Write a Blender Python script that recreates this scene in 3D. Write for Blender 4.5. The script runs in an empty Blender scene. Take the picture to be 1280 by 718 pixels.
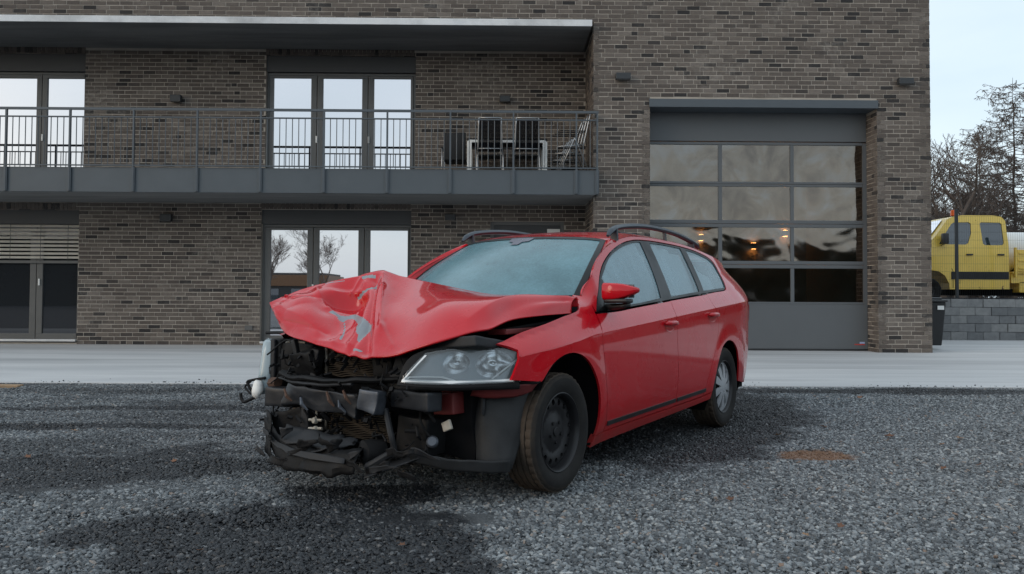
import bpy, bmesh, math, random
from mathutils import Vector, Matrix, noise
from mathutils.geometry import delaunay_2d_cdt
R = math.radians
S = bpy.context.scene
COL = S.collection
random.seed(7)

# ------------------------------------------------------------------ camera
cam_d = bpy.data.cameras.new('camera')
cam_d.sensor_width = 36.0
cam_d.lens = 36.0*1036.08/1280
cam_d.shift_y = -20/1280
cam_d.clip_end = 3000
cam = bpy.data.objects.new('camera', cam_d); COL.objects.link(cam)
CAM = Vector((0, 0, 1.0539))
cam.matrix_world = Matrix.Translation(CAM) @ Matrix.Rotation(math.pi/2+.0288, 4, 'X') @ Matrix.Rotation(.005, 4, 'Z')
S.camera = cam

# ------------------------------------------------------------------ sky, sun, exposure
SUN_EL, SUN_AZ = 9.0, 238.0     # azimuth from north (+Y) clockwise: behind the camera, to the left
w = bpy.data.worlds.new('World'); S.world = w; w.use_nodes = True
nt = w.node_tree; nt.nodes.clear()
out = nt.nodes.new('ShaderNodeOutputWorld'); bg = nt.nodes.new('ShaderNodeBackground')
sky = nt.nodes.new('ShaderNodeTexSky'); sky.sky_type = 'NISHITA'; sky.sun_disc = False
sky.sun_elevation = R(SUN_EL); sky.sun_rotation = R(SUN_AZ)
sky.air_density = 1.0; sky.dust_density = 2.5; sky.ozone_density = 1.5
# a thin bright cloud deck over the whole sky evens out the clear-sky colours
tc = nt.nodes.new('ShaderNodeTexCoord')
mp = nt.nodes.new('ShaderNodeMapping'); mp.inputs['Scale'].default_value = (1.2, 1.2, 4.0)
cn = nt.nodes.new('ShaderNodeTexNoise'); cn.inputs['Scale'].default_value = 1.7; cn.inputs['Detail'].default_value = 5
cr = nt.nodes.new('ShaderNodeValToRGB')
cr.color_ramp.elements[0].position = .3; cr.color_ramp.elements[0].color = (6.3, 7.5, 8.4, 1)
cr.color_ramp.elements[1].position = .75; cr.color_ramp.elements[1].color = (8.5, 9.4, 10.1, 1)
mx = nt.nodes.new('ShaderNodeMix'); mx.data_type = 'RGBA'; mx.inputs[0].default_value = .70
nt.links.new(tc.outputs['Generated'], mp.inputs[0]); nt.links.new(mp.outputs[0], cn.inputs['Vector'])
nt.links.new(cn.outputs['Fac'], cr.inputs[0])
nt.links.new(sky.outputs[0], mx.inputs[6]); nt.links.new(cr.outputs[0], mx.inputs[7])
nt.links.new(mx.outputs[2], bg.inputs['Color']); bg.inputs['Strength'].default_value = .13
nt.links.new(bg.outputs[0], out.inputs['Surface'])

sun_d = bpy.data.lights.new('sun', 'SUN'); sun_d.energy = .5; sun_d.angle = R(25); sun_d.color = (1, .86, .74)
sun = bpy.data.objects.new('sun', sun_d); COL.objects.link(sun)
el, az = R(SUN_EL+14), R(SUN_AZ)
sd = Vector((math.sin(az)*math.cos(el), math.cos(az)*math.cos(el), math.sin(el)))
sun.rotation_euler = sd.to_track_quat('Z', 'Y').to_euler()
S.view_settings.view_transform = 'Standard'; S.view_settings.look = 'None'
S.view_settings.exposure = 0.15; S.view_settings.gamma = 1.0
S.cycles.max_bounces = 8; S.cycles.glossy_bounces = 4; S.cycles.transparent_max_bounces = 12
S.cycles.caustics_reflective = False; S.cycles.caustics_refractive = False

# ------------------------------------------------------------------ node helpers
class NT:
    def __init__(s, name):
        s.m = bpy.data.materials.new(name); s.m.use_nodes = True
        s.t = s.m.node_tree; s.t.nodes.clear()
        s.out = s.t.nodes.new('ShaderNodeOutputMaterial')
    def n(s, typ, **kw):
        nd = s.t.nodes.new('ShaderNode'+typ)
        for k, v in kw.items():
            if k.startswith('_'): nd.inputs[k[1:]].default_value = v
            else: setattr(nd, k, v)
        return nd
    def l(s, a, b): s.t.links.new(a, b)
    def setin(s, sock, v):
        if isinstance(v, bpy.types.NodeSocket): s.l(v, sock)
        else: sock.default_value = v
    def bsdf(s, col=(.5,.5,.5,1), rough=.5, metal=0.0, spec=.5, coat=0.0, normal=None, coat_rough=.03):
        b = s.n('BsdfPrincipled')
        s.setin(b.inputs['Base Color'], col); s.setin(b.inputs['Roughness'], rough); s.setin(b.inputs['Metallic'], metal)
        s.setin(b.inputs['Specular IOR Level'], spec); s.setin(b.inputs['Coat Weight'], coat); b.inputs['Coat Roughness'].default_value = coat_rough
        if normal is not None: s.l(normal, b.inputs['Normal'])
        return b
    def noise(s, scale, detail=4, rough=.55, vec=None, dist=0.0):
        nd = s.n('TexNoise', _Scale=scale, _Detail=detail, _Roughness=rough, _Distortion=dist)
        if vec is not None: s.l(vec, nd.inputs['Vector'])
        return nd.outputs['Fac']
    def obj(s): return s.n('TexCoord').outputs['Object']
    def pos(s): return s.n('NewGeometry').outputs['Position']
    def mapping(s, vec, scale=(1,1,1), rot=(0,0,0)):
        m = s.n('Mapping'); s.l(vec, m.inputs[0]); m.inputs['Scale'].default_value = scale; m.inputs['Rotation'].default_value = rot
        return m.outputs[0]
    def ramp(s, fac, stops, interp='LINEAR'):
        r = s.n('ValToRGB'); r.color_ramp.interpolation = interp
        e = r.color_ramp.elements
        while len(e) < len(stops): e.new(.5)
        for q, (p, c) in zip(e, stops):
            q.position = p; q.color = (*c, 1) if len(c) == 3 else c
        s.l(fac, r.inputs[0]); return r.outputs[0]
    def mix(s, fac, a, b, blend='MIX'):
        m = s.n('Mix', data_type='RGBA', blend_type=blend)
        s.setin(m.inputs[0], fac); s.setin(m.inputs[6], a); s.setin(m.inputs[7], b); return m.outputs[2]
    def math(s, op, a, b=0.0, clamp=False):
        m = s.n('Math', operation=op, use_clamp=clamp); s.setin(m.inputs[0], a); s.setin(m.inputs[1], b); return m.outputs[0]
    def bump(s, h, strength=.3, dist=.01):
        b = s.n('Bump', _Strength=strength, _Distance=dist); s.l(h, b.inputs['Height']); return b.outputs[0]
    def attr(s, name, out='Fac', typ='GEOMETRY'):
        a = s.n('Attribute', attribute_name=name, attribute_type=typ); return a.outputs[out]
    def done(s, sh): s.l(sh.outputs[0] if hasattr(sh, 'outputs') else sh, s.out.inputs['Surface']); return s.m

def C4(c): return (*c, 1)
def simple(name, col, rough=.5, metal=0.0, var=.15, scale=6.0, bump=0.0, bscale=80, coat=0.0, spec=.5):
    """one-colour material with a little mottling and fine relief"""
    t = NT(name); v = t.obj()
    f = t.noise(scale, 6, .6, v)
    c = t.ramp(f, [(.25, tuple(x*(1-var) for x in col)), (.75, tuple(min(1, x*(1+var)) for x in col))])
    rr = t.ramp(f, [(.3, (max(.02, rough-.08),)*3), (.7, (min(1, rough+.08),)*3)])
    nrm = t.bump(t.noise(bscale, 3, .6, v), bump, .004) if bump else None
    return t.done(t.bsdf(c, rr, metal, spec, coat, nrm))

# ------------------------------------------------------------------ mesh helpers
class MB:
    """collects shapes for ONE mesh object"""
    def __init__(s): s.v = []; s.f = []; s.mi = []; s.cur = 0
    def add(s, vs, fs):
        b = len(s.v); s.v += [tuple(p) for p in vs]; s.f += [tuple(i+b for i in q) for q in fs]; s.mi += [s.cur]*len(fs); return s
    def box(s, x0, x1, y0, y1, z0, z1):
        vs = [(x, y, z) for z in (z0, z1) for y in (y0, y1) for x in (x0, x1)]
        return s.add(vs, [(0,2,3,1), (4,5,7,6), (0,1,5,4), (2,6,7,3), (0,4,6,2), (1,3,7,5)])
    def bbox(s, x0, x1, y0, y1, z0, z1, b=.01):
        """box with chamfered edges"""
        bm = bmesh.new(); bmesh.ops.create_cube(bm, size=1)
        for q in bm.verts: q.co = Vector(((x0+x1)/2+q.co.x*(x1-x0), (y0+y1)/2+q.co.y*(y1-y0), (z0+z1)/2+q.co.z*(z1-z0)))
        bmesh.ops.bevel(bm, geom=list(bm.edges), offset=b, segments=2, profile=.5, affect='EDGES')
        return s.bm(bm)
    def bm(s, bm, M=None):
        bm.verts.ensure_lookup_table(); bm.verts.index_update()
        s.add([(M @ q.co if M else q.co) for q in bm.verts], [[q.index for q in f.verts] for f in bm.faces]); bm.free(); return s
    def xbox(s, M, sx, sy, sz, b=0.0):
        """box of size sx,sy,sz about the origin of matrix M"""
        t = MB()
        if b: t.bbox(-sx/2, sx/2, -sy/2, sy/2, -sz/2, sz/2, b)
        else: t.box(-sx/2, sx/2, -sy/2, sy/2, -sz/2, sz/2)
        return s.add([M @ Vector(q) for q in t.v], t.f)
    def tube(s, pts, r, n=8, caps=True, flat=1.0):
        """swept tube; r is a number or a list of radii"""
        pts = [Vector(p) for p in pts]; m = len(pts)
        rr = r if isinstance(r, (list, tuple)) else [r]*m
        vs = []; up = None
        for i, p in enumerate(pts):
            d = (pts[min(i+1, m-1)]-pts[max(i-1, 0)]).normalized()
            if up is None:
                up = Vector((0,0,1)) if abs(d.z) < .9 else Vector((1,0,0))
            a = d.cross(up).normalized(); b = a.cross(d).normalized(); up = b
            for k in range(n):
                q = 2*math.pi*k/n
                vs.append(p+(a*math.cos(q)+b*math.sin(q)*flat)*rr[i])
        fs = [(i*n+k, i*n+(k+1)%n, (i+1)*n+(k+1)%n, (i+1)*n+k) for i in range(m-1) for k in range(n)]
        if caps: fs += [tuple(range(n-1, -1, -1)), tuple(range((m-1)*n, m*n))]
        return s.add(vs, fs)
    def bar(s, a, b, w, h, up=(0,0,1)):
        """square bar from a to b"""
        a, b = Vector(a), Vector(b); d = (b-a).normalized(); u = Vector(up)
        if abs(d.dot(u)) > .98: u = Vector((1,0,0))
        x = d.cross(u).normalized()*w/2; y = x.normalized().cross(d)*h/2
        vs = [p+q for p in (a, b) for q in (-x-y, x-y, x+y, -x+y)]
        return s.add(vs, [(0,1,2,3), (7,6,5,4), (0,4,5,1), (1,5,6,2), (2,6,7,3), (3,7,4,0)])
    def lathe(s, prof, n=32, M=None, arc=2*math.pi):
        """profile (r, h) about the local Y axis"""
        M = M or Matrix.Identity(4); m = len(prof); full = abs(arc-2*math.pi) < 1e-6
        k2 = n if full else n+1
        vs = [M @ Vector((r*math.cos(arc*k/n), h, r*math.sin(arc*k/n))) for (r, h) in prof for k in range(k2)]
        fs = [(i*k2+k, i*k2+(k+1)%k2, (i+1)*k2+(k+1)%k2, (i+1)*k2+k) for i in range(m-1) for k in range(n)]
        return s.add(vs, fs)
    def prism(s, poly, h0, h1, M=None):
        """poly (x, z) extruded along y"""
        n = len(poly); M = M or Matrix.Identity(4)
        vs = [M @ Vector((p[0], h, p[1])) for h in (h0, h1) for p in poly]
        return s.add(vs, [tuple(range(n)), tuple(range(2*n-1, n-1, -1))]+[(i, i+n, (i+1) % n+n, (i+1) % n) for i in range(n)])
    def build(s, name, mat, parent=None, smooth=False, loc=None, bevel=0.0, angle=None, mats=None):
        me = bpy.data.meshes.new(name); me.from_pydata(s.v, [], s.f)
        bm = bmesh.new(); bm.from_mesh(me); bmesh.ops.recalc_face_normals(bm, faces=bm.faces); bm.to_mesh(me); bm.free()
        for m in (mats or [mat]): me.materials.append(m)
        if mats: me.polygons.foreach_set('material_index', s.mi)
        if smooth: me.polygons.foreach_set('use_smooth', [True]*len(me.polygons))
        if angle: me.set_sharp_from_angle(angle=R(angle))
        o = bpy.data.objects.new(name, me); COL.objects.link(o); o.parent = parent
        if loc: o.location = loc
        if bevel:
            b = o.modifiers.new('bevel', 'BEVEL'); b.width = bevel; b.segments = 2; b.limit_method = 'ANGLE'
        return o

def empty(name, loc=(0,0,0), rz=0.0, parent=None):
    o = bpy.data.objects.new(name, None); COL.objects.link(o); o.location = loc; o.rotation_euler = (0,0,rz); o.empty_display_size = .2
    o.parent = parent; return o
def tag(o, label=None, cat=None, group=None, kind=None):
    if label: o['label'] = label
    if cat: o['category'] = cat
    if group: o['group'] = group
    if kind: o['kind'] = kind
    return o
def copy_tree(o, parent=None):
    c = o.copy(); COL.objects.link(c); c.parent = parent
    for ch in list(o.children): copy_tree(ch, c)
    return c

# ------------------------------------------------------------------ materials
M = {}
def brick_mat():
    t = NT('clinker_brick'); a = t.attr('tint'); p = t.pos()
    c = t.ramp(a, [(0, (.024,.022,.023)), (.08, (.034,.031,.031)), (.15, (.090,.075,.067)), (.55, (.118,.099,.087)), (.85, (.142,.121,.106)), (1, (.178,.154,.137))])
    n1 = t.noise(22, 5, .65, p); n2 = t.noise(140, 3, .7, p)
    c = t.mix(.55, c, t.ramp(n1, [(.25, (.55,.55,.56)), (.8, (1.3,1.27,1.22))]), 'MULTIPLY')
    bloom = t.math('MULTIPLY', t.ramp(t.noise(.9, 4, .6, p), [(.50, (0,0,0)), (.72, (1,1,1))]), t.ramp(t.noise(16, 4, .7, p), [(.42, (0,0,0)), (.68, (1,1,1))]))
    c = t.mix(t.math('MULTIPLY', bloom, .42), c, (.40,.375,.345,1))
    return t.done(t.bsdf(c, .86, normal=t.bump(n2, .5, .003)))
M['brick'] = brick_mat()
def mortar_mat():
    t = NT('mortar'); p = t.pos()
    c = t.ramp(t.noise(3.0, 5, .6, p), [(.3, (.35,.315,.275)), (.75, (.47,.425,.37))])
    return t.done(t.bsdf(c, .95, normal=t.bump(t.noise(180, 3, .7, p), .5, .003)))
M['mortar'] = mortar_mat()
def concrete_mat(name, a, b, stain, scale=.8, streak=(1, 1, 1)):
    t = NT(name); p = t.pos(); q = t.mapping(p, streak)
    c = t.ramp(t.noise(scale, 6, .6, q), [(.3, a), (.7, b)])
    c = t.mix(t.ramp(t.noise(scale*.45, 5, .65, t.mapping(p, (streak[0]*.7, streak[1]*1.8, 1))), [(.46, (0,0,0)), (.72, (.75,.75,.75))]), c, C4(stain))
    c = t.mix(.25, c, t.ramp(t.noise(60, 3, .7, p), [(.3, (.6,.6,.6)), (.7, (1.2,1.2,1.2))]), 'MULTIPLY')
    return t.done(t.bsdf(c, .85, normal=t.bump(t.noise(90, 4, .7, p), .25, .004)))
M['apron'] = concrete_mat('apron_concrete', (.45,.46,.47), (.60,.60,.60), (.27,.275,.285), .8, (.35, 1.6, 1))
M['slab'] = concrete_mat('slab_concrete', (.15,.155,.16), (.22,.222,.22), (.09,.094,.095), 1.3, (.5, 2.5, 1))
M['slab_edge'] = concrete_mat('slab_edge_concrete', (.66,.68,.70), (.78,.79,.80), (.36,.365,.37), 3)
M['block'] = None
M['steel_grey'] = simple('grey_coated_metal', (.070,.084,.098), .45, 0, .08, 3, .05)
M['fascia'] = simple('grey_fascia_sheet', (.070,.084,.097), .42, 0, .12, 2.2, .05)
M['frame'] = simple('window_frame_grey', (.10,.10,.098), .42, 0, .06, 4)
M['frame_dark'] = simple('dark_shutter_box', (.045,.047,.05), .5, 0, .1, 4)
M['door_panel'] = simple('door_panel_grey', (.098,.106,.114), .5, 0, .06, 1.5, .05, 200)
M['lamp_black'] = simple('lamp_black', (.03,.033,.037), .5, 0, .1, 8)
M['blind'] = simple('blind_aluminium', (.78,.73,.65), .45, .3, .06, 8)
M['white'] = simple('white_plastic', (.78,.78,.76), .4, 0, .04, 5)
M['sill'] = simple('sill_aluminium', (.62,.63,.64), .35, .6, .05, 5)
M['dark_room'] = simple('dark_interior', (.012,.012,.014), .9)
M['black_plastic'] = simple('black_plastic', (.016,.016,.017), .45, 0, .3, 9, .15, 120)
M['alu'] = simple('chair_aluminium', (.38,.39,.40), .35, .8, .08, 8)
M['mesh_black'] = simple('black_textile', (.012,.013,.015), .8, 0, .2, 30)
M['red_sticker'] = simple('red_print', (.5,.04,.03), .5)
M['blue_sticker'] = simple('blue_print', (.35,.4,.6), .5)

def window_glass(name, refl=.5, tint=(.02,.022,.026), wav=0.0, wscale=.6, alpha=0.0, gcol=(.97,.96,1.0), grough=.012):
    """coated pane: a mirror-like sheet over a dark room, optionally see-through"""
    t = NT(name); p = t.obj()
    nrm = t.bump(t.noise(wscale, 2, .45, p, .3), 1.0, wav) if wav else None
    g = t.n('BsdfGlossy', _Roughness=grough); g.inputs['Color'].default_value = C4(gcol)
    if wav: t.l(t.ramp(t.noise(1.3, 4, .55, p, 1.6), [(.25, tuple(x*f for x, f in zip(gcol, (.52,.50,.50)))), (.5, tuple(x*f for x, f in zip(gcol, (.80,.76,.72)))), (.75, tuple(x*f for x, f in zip(gcol, (.92,.98,1.06))))]), g.inputs['Color'])
    if nrm is not None: t.l(nrm, g.inputs['Normal'])
    if alpha: d = t.n('BsdfTransparent'); d.inputs['Color'].default_value = (alpha, alpha*.93, alpha*.86, 1)
    else: d = t.n('BsdfDiffuse'); d.inputs['Color'].default_value = C4(tint)
    lw = t.n('Fresnel', _IOR=1.45)
    f = t.math('ADD', lw.outputs[0], refl, True)
    ms = t.n('MixShader'); t.l(f, ms.inputs[0]); t.l(d.outputs[0], ms.inputs[1]); t.l(g.outputs[0], ms.inputs[2])
    return t.done(ms)
M['glass_up'] = window_glass('coated_pane', .68)
M['glass_door'] = window_glass('acrylic_pane', .19, wav=.024, wscale=1.0, alpha=.36, grough=.05, gcol=(.95,.88,.80))
M['glass_low'] = window_glass('clear_pane', .05)

# ================================================================== THE BUILDING
BD, BYAW = 15.6082, .011
bld = empty('brick_building', (0, BD, 0), BYAW)
tag(bld, 'grey brown brick building with a railed balcony and tall garage door', 'building')
CO, RO = .0833, .25          # course height and brick pitch
brick_variants = []
for k in range(14):
    mb = MB(); mb.box(0, .238, -.004, .03, 0, .070)
    me = bpy.data.meshes.new('brick'); me.from_pydata(mb.v, [], mb.f); me.materials.append(M['brick'])
    a = me.attributes.new('tint', 'FLOAT', 'FACE'); a.data.foreach_set('value', [(k+.5)/14]*6)
    brick_variants.append(me)
singles = []      # candidates (distance, parent, matrix)
def brick_rows(u0, u1, z0, z1, holes, rnd):
    """bricks (u, z, length) of a running bond wall with rectangular holes"""
    res = []; nrow = int((z1-z0)/CO+.01)
    for k in range(nrow):
        z = z0+k*CO; zm = z+.036
        cuts = sorted([(h[0], h[1]) for h in holes if h[2] <= zm <= h[3]])
        segs = []; a = u0
        for h in cuts:
            if h[0] > a+.02: segs.append((a, h[0]))
            a = max(a, h[1])
        if a < u1-.02: segs.append((a, u1))
        off = (k % 2)*.125+rnd.choice((0, 0, .0, .0625))
        for (p, q) in segs:
            b = math.floor((p-off)/RO)*RO+off
            while b < q-.01:
                c0, c1 = max(b, p+.001), min(b+.238, q-.001)
                if c1-c0 > .03:
                    if c1-c0 > .2 and rnd.random() < .035:
                        res += [(c0, z, .115), (c0+.125, z, c1-c0-.125)]
                    else: res.append((c0, z, c1-c0))
                b += RO
    return res
def wall(name, org, du, dn, u0, u1, z0, z1, holes=(), pick=None, thick=.2, seed=1, bricks=True, mirror=False):
    """mortar backing with every brick standing a little proud; org at u=0,z=0; dn points out of the wall"""
    rnd = random.Random(seed); org, du, dn = Vector(org), Vector(du), Vector(dn)
    P = lambda u, n, z: org+du*u+dn*n+Vector((0, 0, z))
    mb = MB()
    us = sorted(set([u0, u1]+[x for h in holes for x in h[:2] if u0 < x < u1])); zs = sorted(set([z0, z1]+[x for h in holes for x in h[2:] if z0 < x < z1]))
    for i in range(len(us)-1):
        for j in range(len(zs)-1):
            um, zm = (us[i]+us[i+1])/2, (zs[j]+zs[j+1])/2
            if any(h[0] < um < h[1] and h[2] < zm < h[3] for h in holes): continue
            vs = [P(u, n, z) for z in (zs[j], zs[j+1]) for n in (0, -thick) for u in (us[i], us[i+1])]
            mb.add(vs, [(0,2,3,1), (4,5,7,6), (0,1,5,4), (2,6,7,3), (0,4,6,2), (1,3,7,5)])
    w_ = mb.build(name, M['mortar'], bld)
    if not bricks: return w_
    st = MB(); tint = []
    for (u, z, L) in brick_rows(u0, u1, z0, z1, holes, rnd):
        jz = rnd.uniform(-.003, .003); pr = .0045+rnd.uniform(-.002, .003); e = rnd.uniform(-.002, .002)
        if pick and abs(L-.238) < .004 and pick(u, z):
            singles.append(((Vector((0, BD, 0))+P(u, 0, z)-CAM).length+rnd.uniform(0, .3), w_, P(u, 0, z+jz), du, dn)); continue
        vs = [P(u+(L if i else 0)+e, n, z+jz+(.070 if k else 0)) for k in (0, 1) for n in (pr, -.02) for i in (0, 1)]
        vs = [v+dn*(rnd.uniform(-.0012, .0012)) for v in vs]
        st.add(vs, [(4,5,7,6), (0,1,5,4), (0,2,3,1), (0,4,6,2), (1,3,7,5)])
        tint += [rnd.random()]*5
    me = bpy.data.meshes.new('brickwork'); me.from_pydata(st.v, [], st.f); me.materials.append(M['brick'])
    a = me.attributes.new('tint', 'FLOAT', 'FACE'); a.data.foreach_set('value', tint)
    bm = bmesh.new(); bm.from_mesh(me); bmesh.ops.recalc_face_normals(bm, faces=bm.faces); bm.to_mesh(me); bm.free()
    o = bpy.data.objects.new('brickwork', me); COL.objects.link(o); o.parent = w_; o['kind'] = 'stuff'
    return w_
H_TOP = 7.66
GD = (2.60, 6.93, -.1, 4.785)
RS = 1.53                     # right end of the loggia
def pick_front(u, z):
    return (RS+.02 < u < 2.4 and 2.1 < z < 4.6) or (6.93 < u < 7.72 and .1 < z < 4.6) or (2.6 < u < 6.7 and 4.9 < z < 5.5)
front = wall('front_wall', (0,0,0), (1,0,0), (0,-1,0), -14, 7.95, 0, H_TOP, [(-14.1, RS, -.1, 6.25), GD], pick_front, seed=3)
W1 = (-5.10, -2.0, 3.33, 6.0); W0 = (-10.9, -8.82, 3.33, 6.0); LW = (-10.95, -8.89, .03, 2.76); LD = (-5.155, -2.07, .03, 2.79); DR = (-.435, 1.09, .0, 2.575)
wall('loggia_wall', (0,1.5,0), (1,0,0), (0,-1,0), -14, RS, 0, 6.12, [W0, W1, LW, LD, DR, (-14.1, RS+.1, 2.93, 3.33)], seed=5)
wall('loggia_end_wall', (RS,0,0), (0,1,0), (-1,0,0), .0, 1.5, 0, 6.12, [(-.1, 1.6, 2.93, 3.33)], seed=8, thick=.1)
wall('garage_jamb', (6.93,0,0), (0,1,0), (-1,0,0), .0, .5, 0, 4.63, seed=9, thick=.15)
wall('garage_jamb', (2.60,0,0), (0,1,0), (1,0,0), .0, .5, 0, 4.63, seed=10, thick=.15)
wall('end_wall', (7.95,0,0), (0,1,0), (1,0,0), .0, 7.0, 0, H_TOP, seed=12)
mb = MB(); mb.box(-14, 7.75, 6.8, 7.0, 0, H_TOP); mb.build('rear_wall', M['mortar'], bld)
mb = MB(); mb.box(-14.0, 7.74, .25, 6.8, 7.0, 7.2); mb.build('roof', M['slab'], bld)
mb = MB(); mb.box(-14.05, 8.0, -.05, .3, H_TOP+.003, H_TOP+.06); mb.build('parapet_coping', M['steel_grey'], bld)
singles.sort(key=lambda q: q[0])
rb = random.Random(21)
for i, (_, par, p, du, dn) in enumerate(singles):
    if i < 300:
        o = bpy.data.objects.new('brick', rb.choice(brick_variants)); COL.objects.link(o); o.parent = par; o.location = p+dn*rb.uniform(-.003, .003)
rest = singles[300:]
st = MB(); tint = []
for (_, par, p, du, dn) in rest:
    q = p+dn*rb.uniform(-.003, .004)
    st.add([q+du*x+dn*n+Vector((0,0,z)) for z in (0, .071) for n in (.0045, -.02) for x in (0, .238)], [(4,5,7,6), (0,1,5,4), (0,2,3,1), (0,4,6,2), (1,3,7,5)]); tint += [rb.random()]*5
if rest:
    me = bpy.data.meshes.new('brickwork'); me.from_pydata(st.v, [], st.f); me.materials.append(M['brick'])
    a = me.attributes.new('tint', 'FLOAT', 'FACE'); a.data.foreach_set('value', tint)
    bm = bmesh.new(); bm.from_mesh(me); bmesh.ops.recalc_face_normals(bm, faces=bm.faces); bm.to_mesh(me); bm.free()
    o = bpy.data.objects.new('brickwork', me); COL.objects.link(o); o.parent = front; o['kind'] = 'stuff'

# soldier courses over the loggia openings
for (a, b, z) in ((W0[0], W0[1], 6.005), (W1[0], W1[1], 6.005), (LD[0], LD[1], 2.80), (LW[0], LW[1], 2.77)):
    st = MB(); tint = []; u = a
    while u < b-.07:
        pr = rb.uniform(-.004, .004); st.box(u, u+.071, 1.485+pr, 1.53, z, z+.118); tint += [rb.random()*.7]*6; u += CO
    me = bpy.data.meshes.new('soldier_course'); me.from_pydata(st.v, [], st.f); me.materials.append(M['brick'])
    q = me.attributes.new('tint', 'FLOAT', 'FACE'); q.data.foreach_set('value', tint)
    o = bpy.data.objects.new('soldier_course', me); COL.objects.link(o); o.parent = bld; o['kind'] = 'stuff'

# roof over the loggia
sl = MB().box(-14, 1.482, -.145, 1.49, 6.125, 6.235).build('loggia_roof', M['slab'], bld)
MB().bbox(-14, 1.486, -.16, -.1455, 6.118, 6.243, .004).build('slab_edge', M['slab_edge'], sl)

# windows and glazed doors
def glazed(name, op, panes, pz, box_h, depth, gmat, handles=()):
    x0, x1, z0, z1 = op; top = z1-box_h
    # the root is the fixed frame itself
    d0, d1 = 1.5+depth, 1.5+depth+.08
    fr = MB(); fr.box(x0, x1, d0, d1, top-.055, top); fr.box(x0, x1, d0, d1, z0, z0+.05)
    fr.box(x0, x0+.05, d0, d1, z0+.05, top-.055); fr.box(x1-.05, x1, d0, d1, z0+.05, top-.055)
    cuts = [(panes[i][1]+panes[i+1][0])/2 for i in range(len(panes)-1)]
    win = fr.build(name, M['frame'], bld, bevel=.004)
    edges = [x0+.05]+cuts+[x1-.05]
    for i, (a, b) in enumerate(panes):
        l, r = edges[i]+.006, edges[i+1]-.006; m = MB(); t, bt = top-.061, z0+.056; e0, e1 = d0-.018, d1-.01
        m.box(l, r, e0, e1, pz[1], t); m.box(l, r, e0, e1, bt, pz[0]); m.box(l, a, e0, e1, pz[0], pz[1]); m.box(b, r, e0, e1, pz[0], pz[1])
        m.build('sash', M['frame'], win, bevel=.005)
        g = MB(); g.box(a-.01, b+.01, d0+.012, d0+.03, pz[0]-.01, pz[1]+.01); g.build('pane', gmat, win)
    for (hx, hz) in handles:
        h = MB(); h.bbox(hx-.016, hx+.016, d0-.045, d0-.02, hz-.07, hz+.07, .004); h.build('handle', M['white'], win)
    if box_h > .05:
        MB().bbox(x0+.002, x1-.002, 1.5+.03, 1.5+depth+.08, top+.003, z1-.003, .006).build('shutter_box', M['frame_dark'], win)
    MB().box(x0, x1, d1+.45, d1+.5, z0, z1).build('room_dark', M['dark_room'], win)
    return win
glazed('balcony_door', W1, [(-4.96,-4.183), (-3.935,-3.124), (-2.876,-2.113)], (3.47, 5.545), .345, .10, M['glass_up'], [(-4.06, 4.26), (-2.98, 4.26)])
glazed('balcony_door', W0, [(-10.68,-9.86), (-9.64,-8.867)], (3.47, 5.50), .37, .10, M['glass_up'], [(-9.72, 4.26)])
ld = glazed('terrace_door', LD, [(-4.98,-4.225), (-3.98,-3.172), (-2.925,-2.15)], (.19, 2.375), .30, .10, M['glass_up'], [(-4.10, 1.18)])
lw = glazed('terrace_window', LW, [(-10.75,-9.918), (-9.657,-8.922)], (.215, 2.36), .295, .10, M['glass_low'], [(-9.72, 1.27)])
MB().bbox(LW[0]-.02, LW[1]-.004, 1.44, 1.59, .055, .10, .006).build('threshold', M['sill'], lw)
MB().bbox(LD[0]+.004, LD[1]-.004, 1.46, 1.59, .03, .075, .006).build('threshold', M['sill'], ld)
# venetian blind, let down over the upper half
for k in range(9):
    z = 2.425-k*.081
    m = MB(); T = Matrix.Translation((LW[0]/2+LW[1]/2, 1.557, z)) @ Matrix.Rotation(R(52), 4, 'X'); m.xbox(T, LW[1]-LW[0]-.03, .060, .004)
    m.build('blind_slat', M['blind'], lw)
MB().bbox(LW[0]+.02, LW[1]-.02, 1.53, 1.585, 1.655, 1.715, .006).build('blind_rail', M['frame'], lw)
for x in (-9.68, -9.12, -10.3):
    MB().box(x-.004, x+.004, 1.517, 1.521, 1.69, 2.46).build('blind_cord', M['frame_dark'], lw)
# dark side door by the wing
d = MB().box(DR[0], DR[1], 1.58, 1.64, .0, DR[3]).build('side_door', M['frame_dark'], bld)
m = MB(); m.box(DR[0]+.002, DR[0]+.07, 1.55, 1.579, 0, DR[3]-.002); m.box(DR[1]-.07, DR[1]-.002, 1.55, 1.579, 0, DR[3]-.002); m.box(DR[0]+.07, DR[1]-.07, 1.55, 1.579, DR[3]-.075, DR[3]-.002); m.build('door_frame', M['frame'], d, bevel=.004)
MB().bbox(.74, 1.01, 1.545, 1.549, 2.345, 2.425, .001).build('door_label', M['white'], d)
MB().bbox(-5.46, -5.30, 1.47, 1.50, .30, .40, .005).build('outside_socket', M['frame'], bld)

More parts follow.
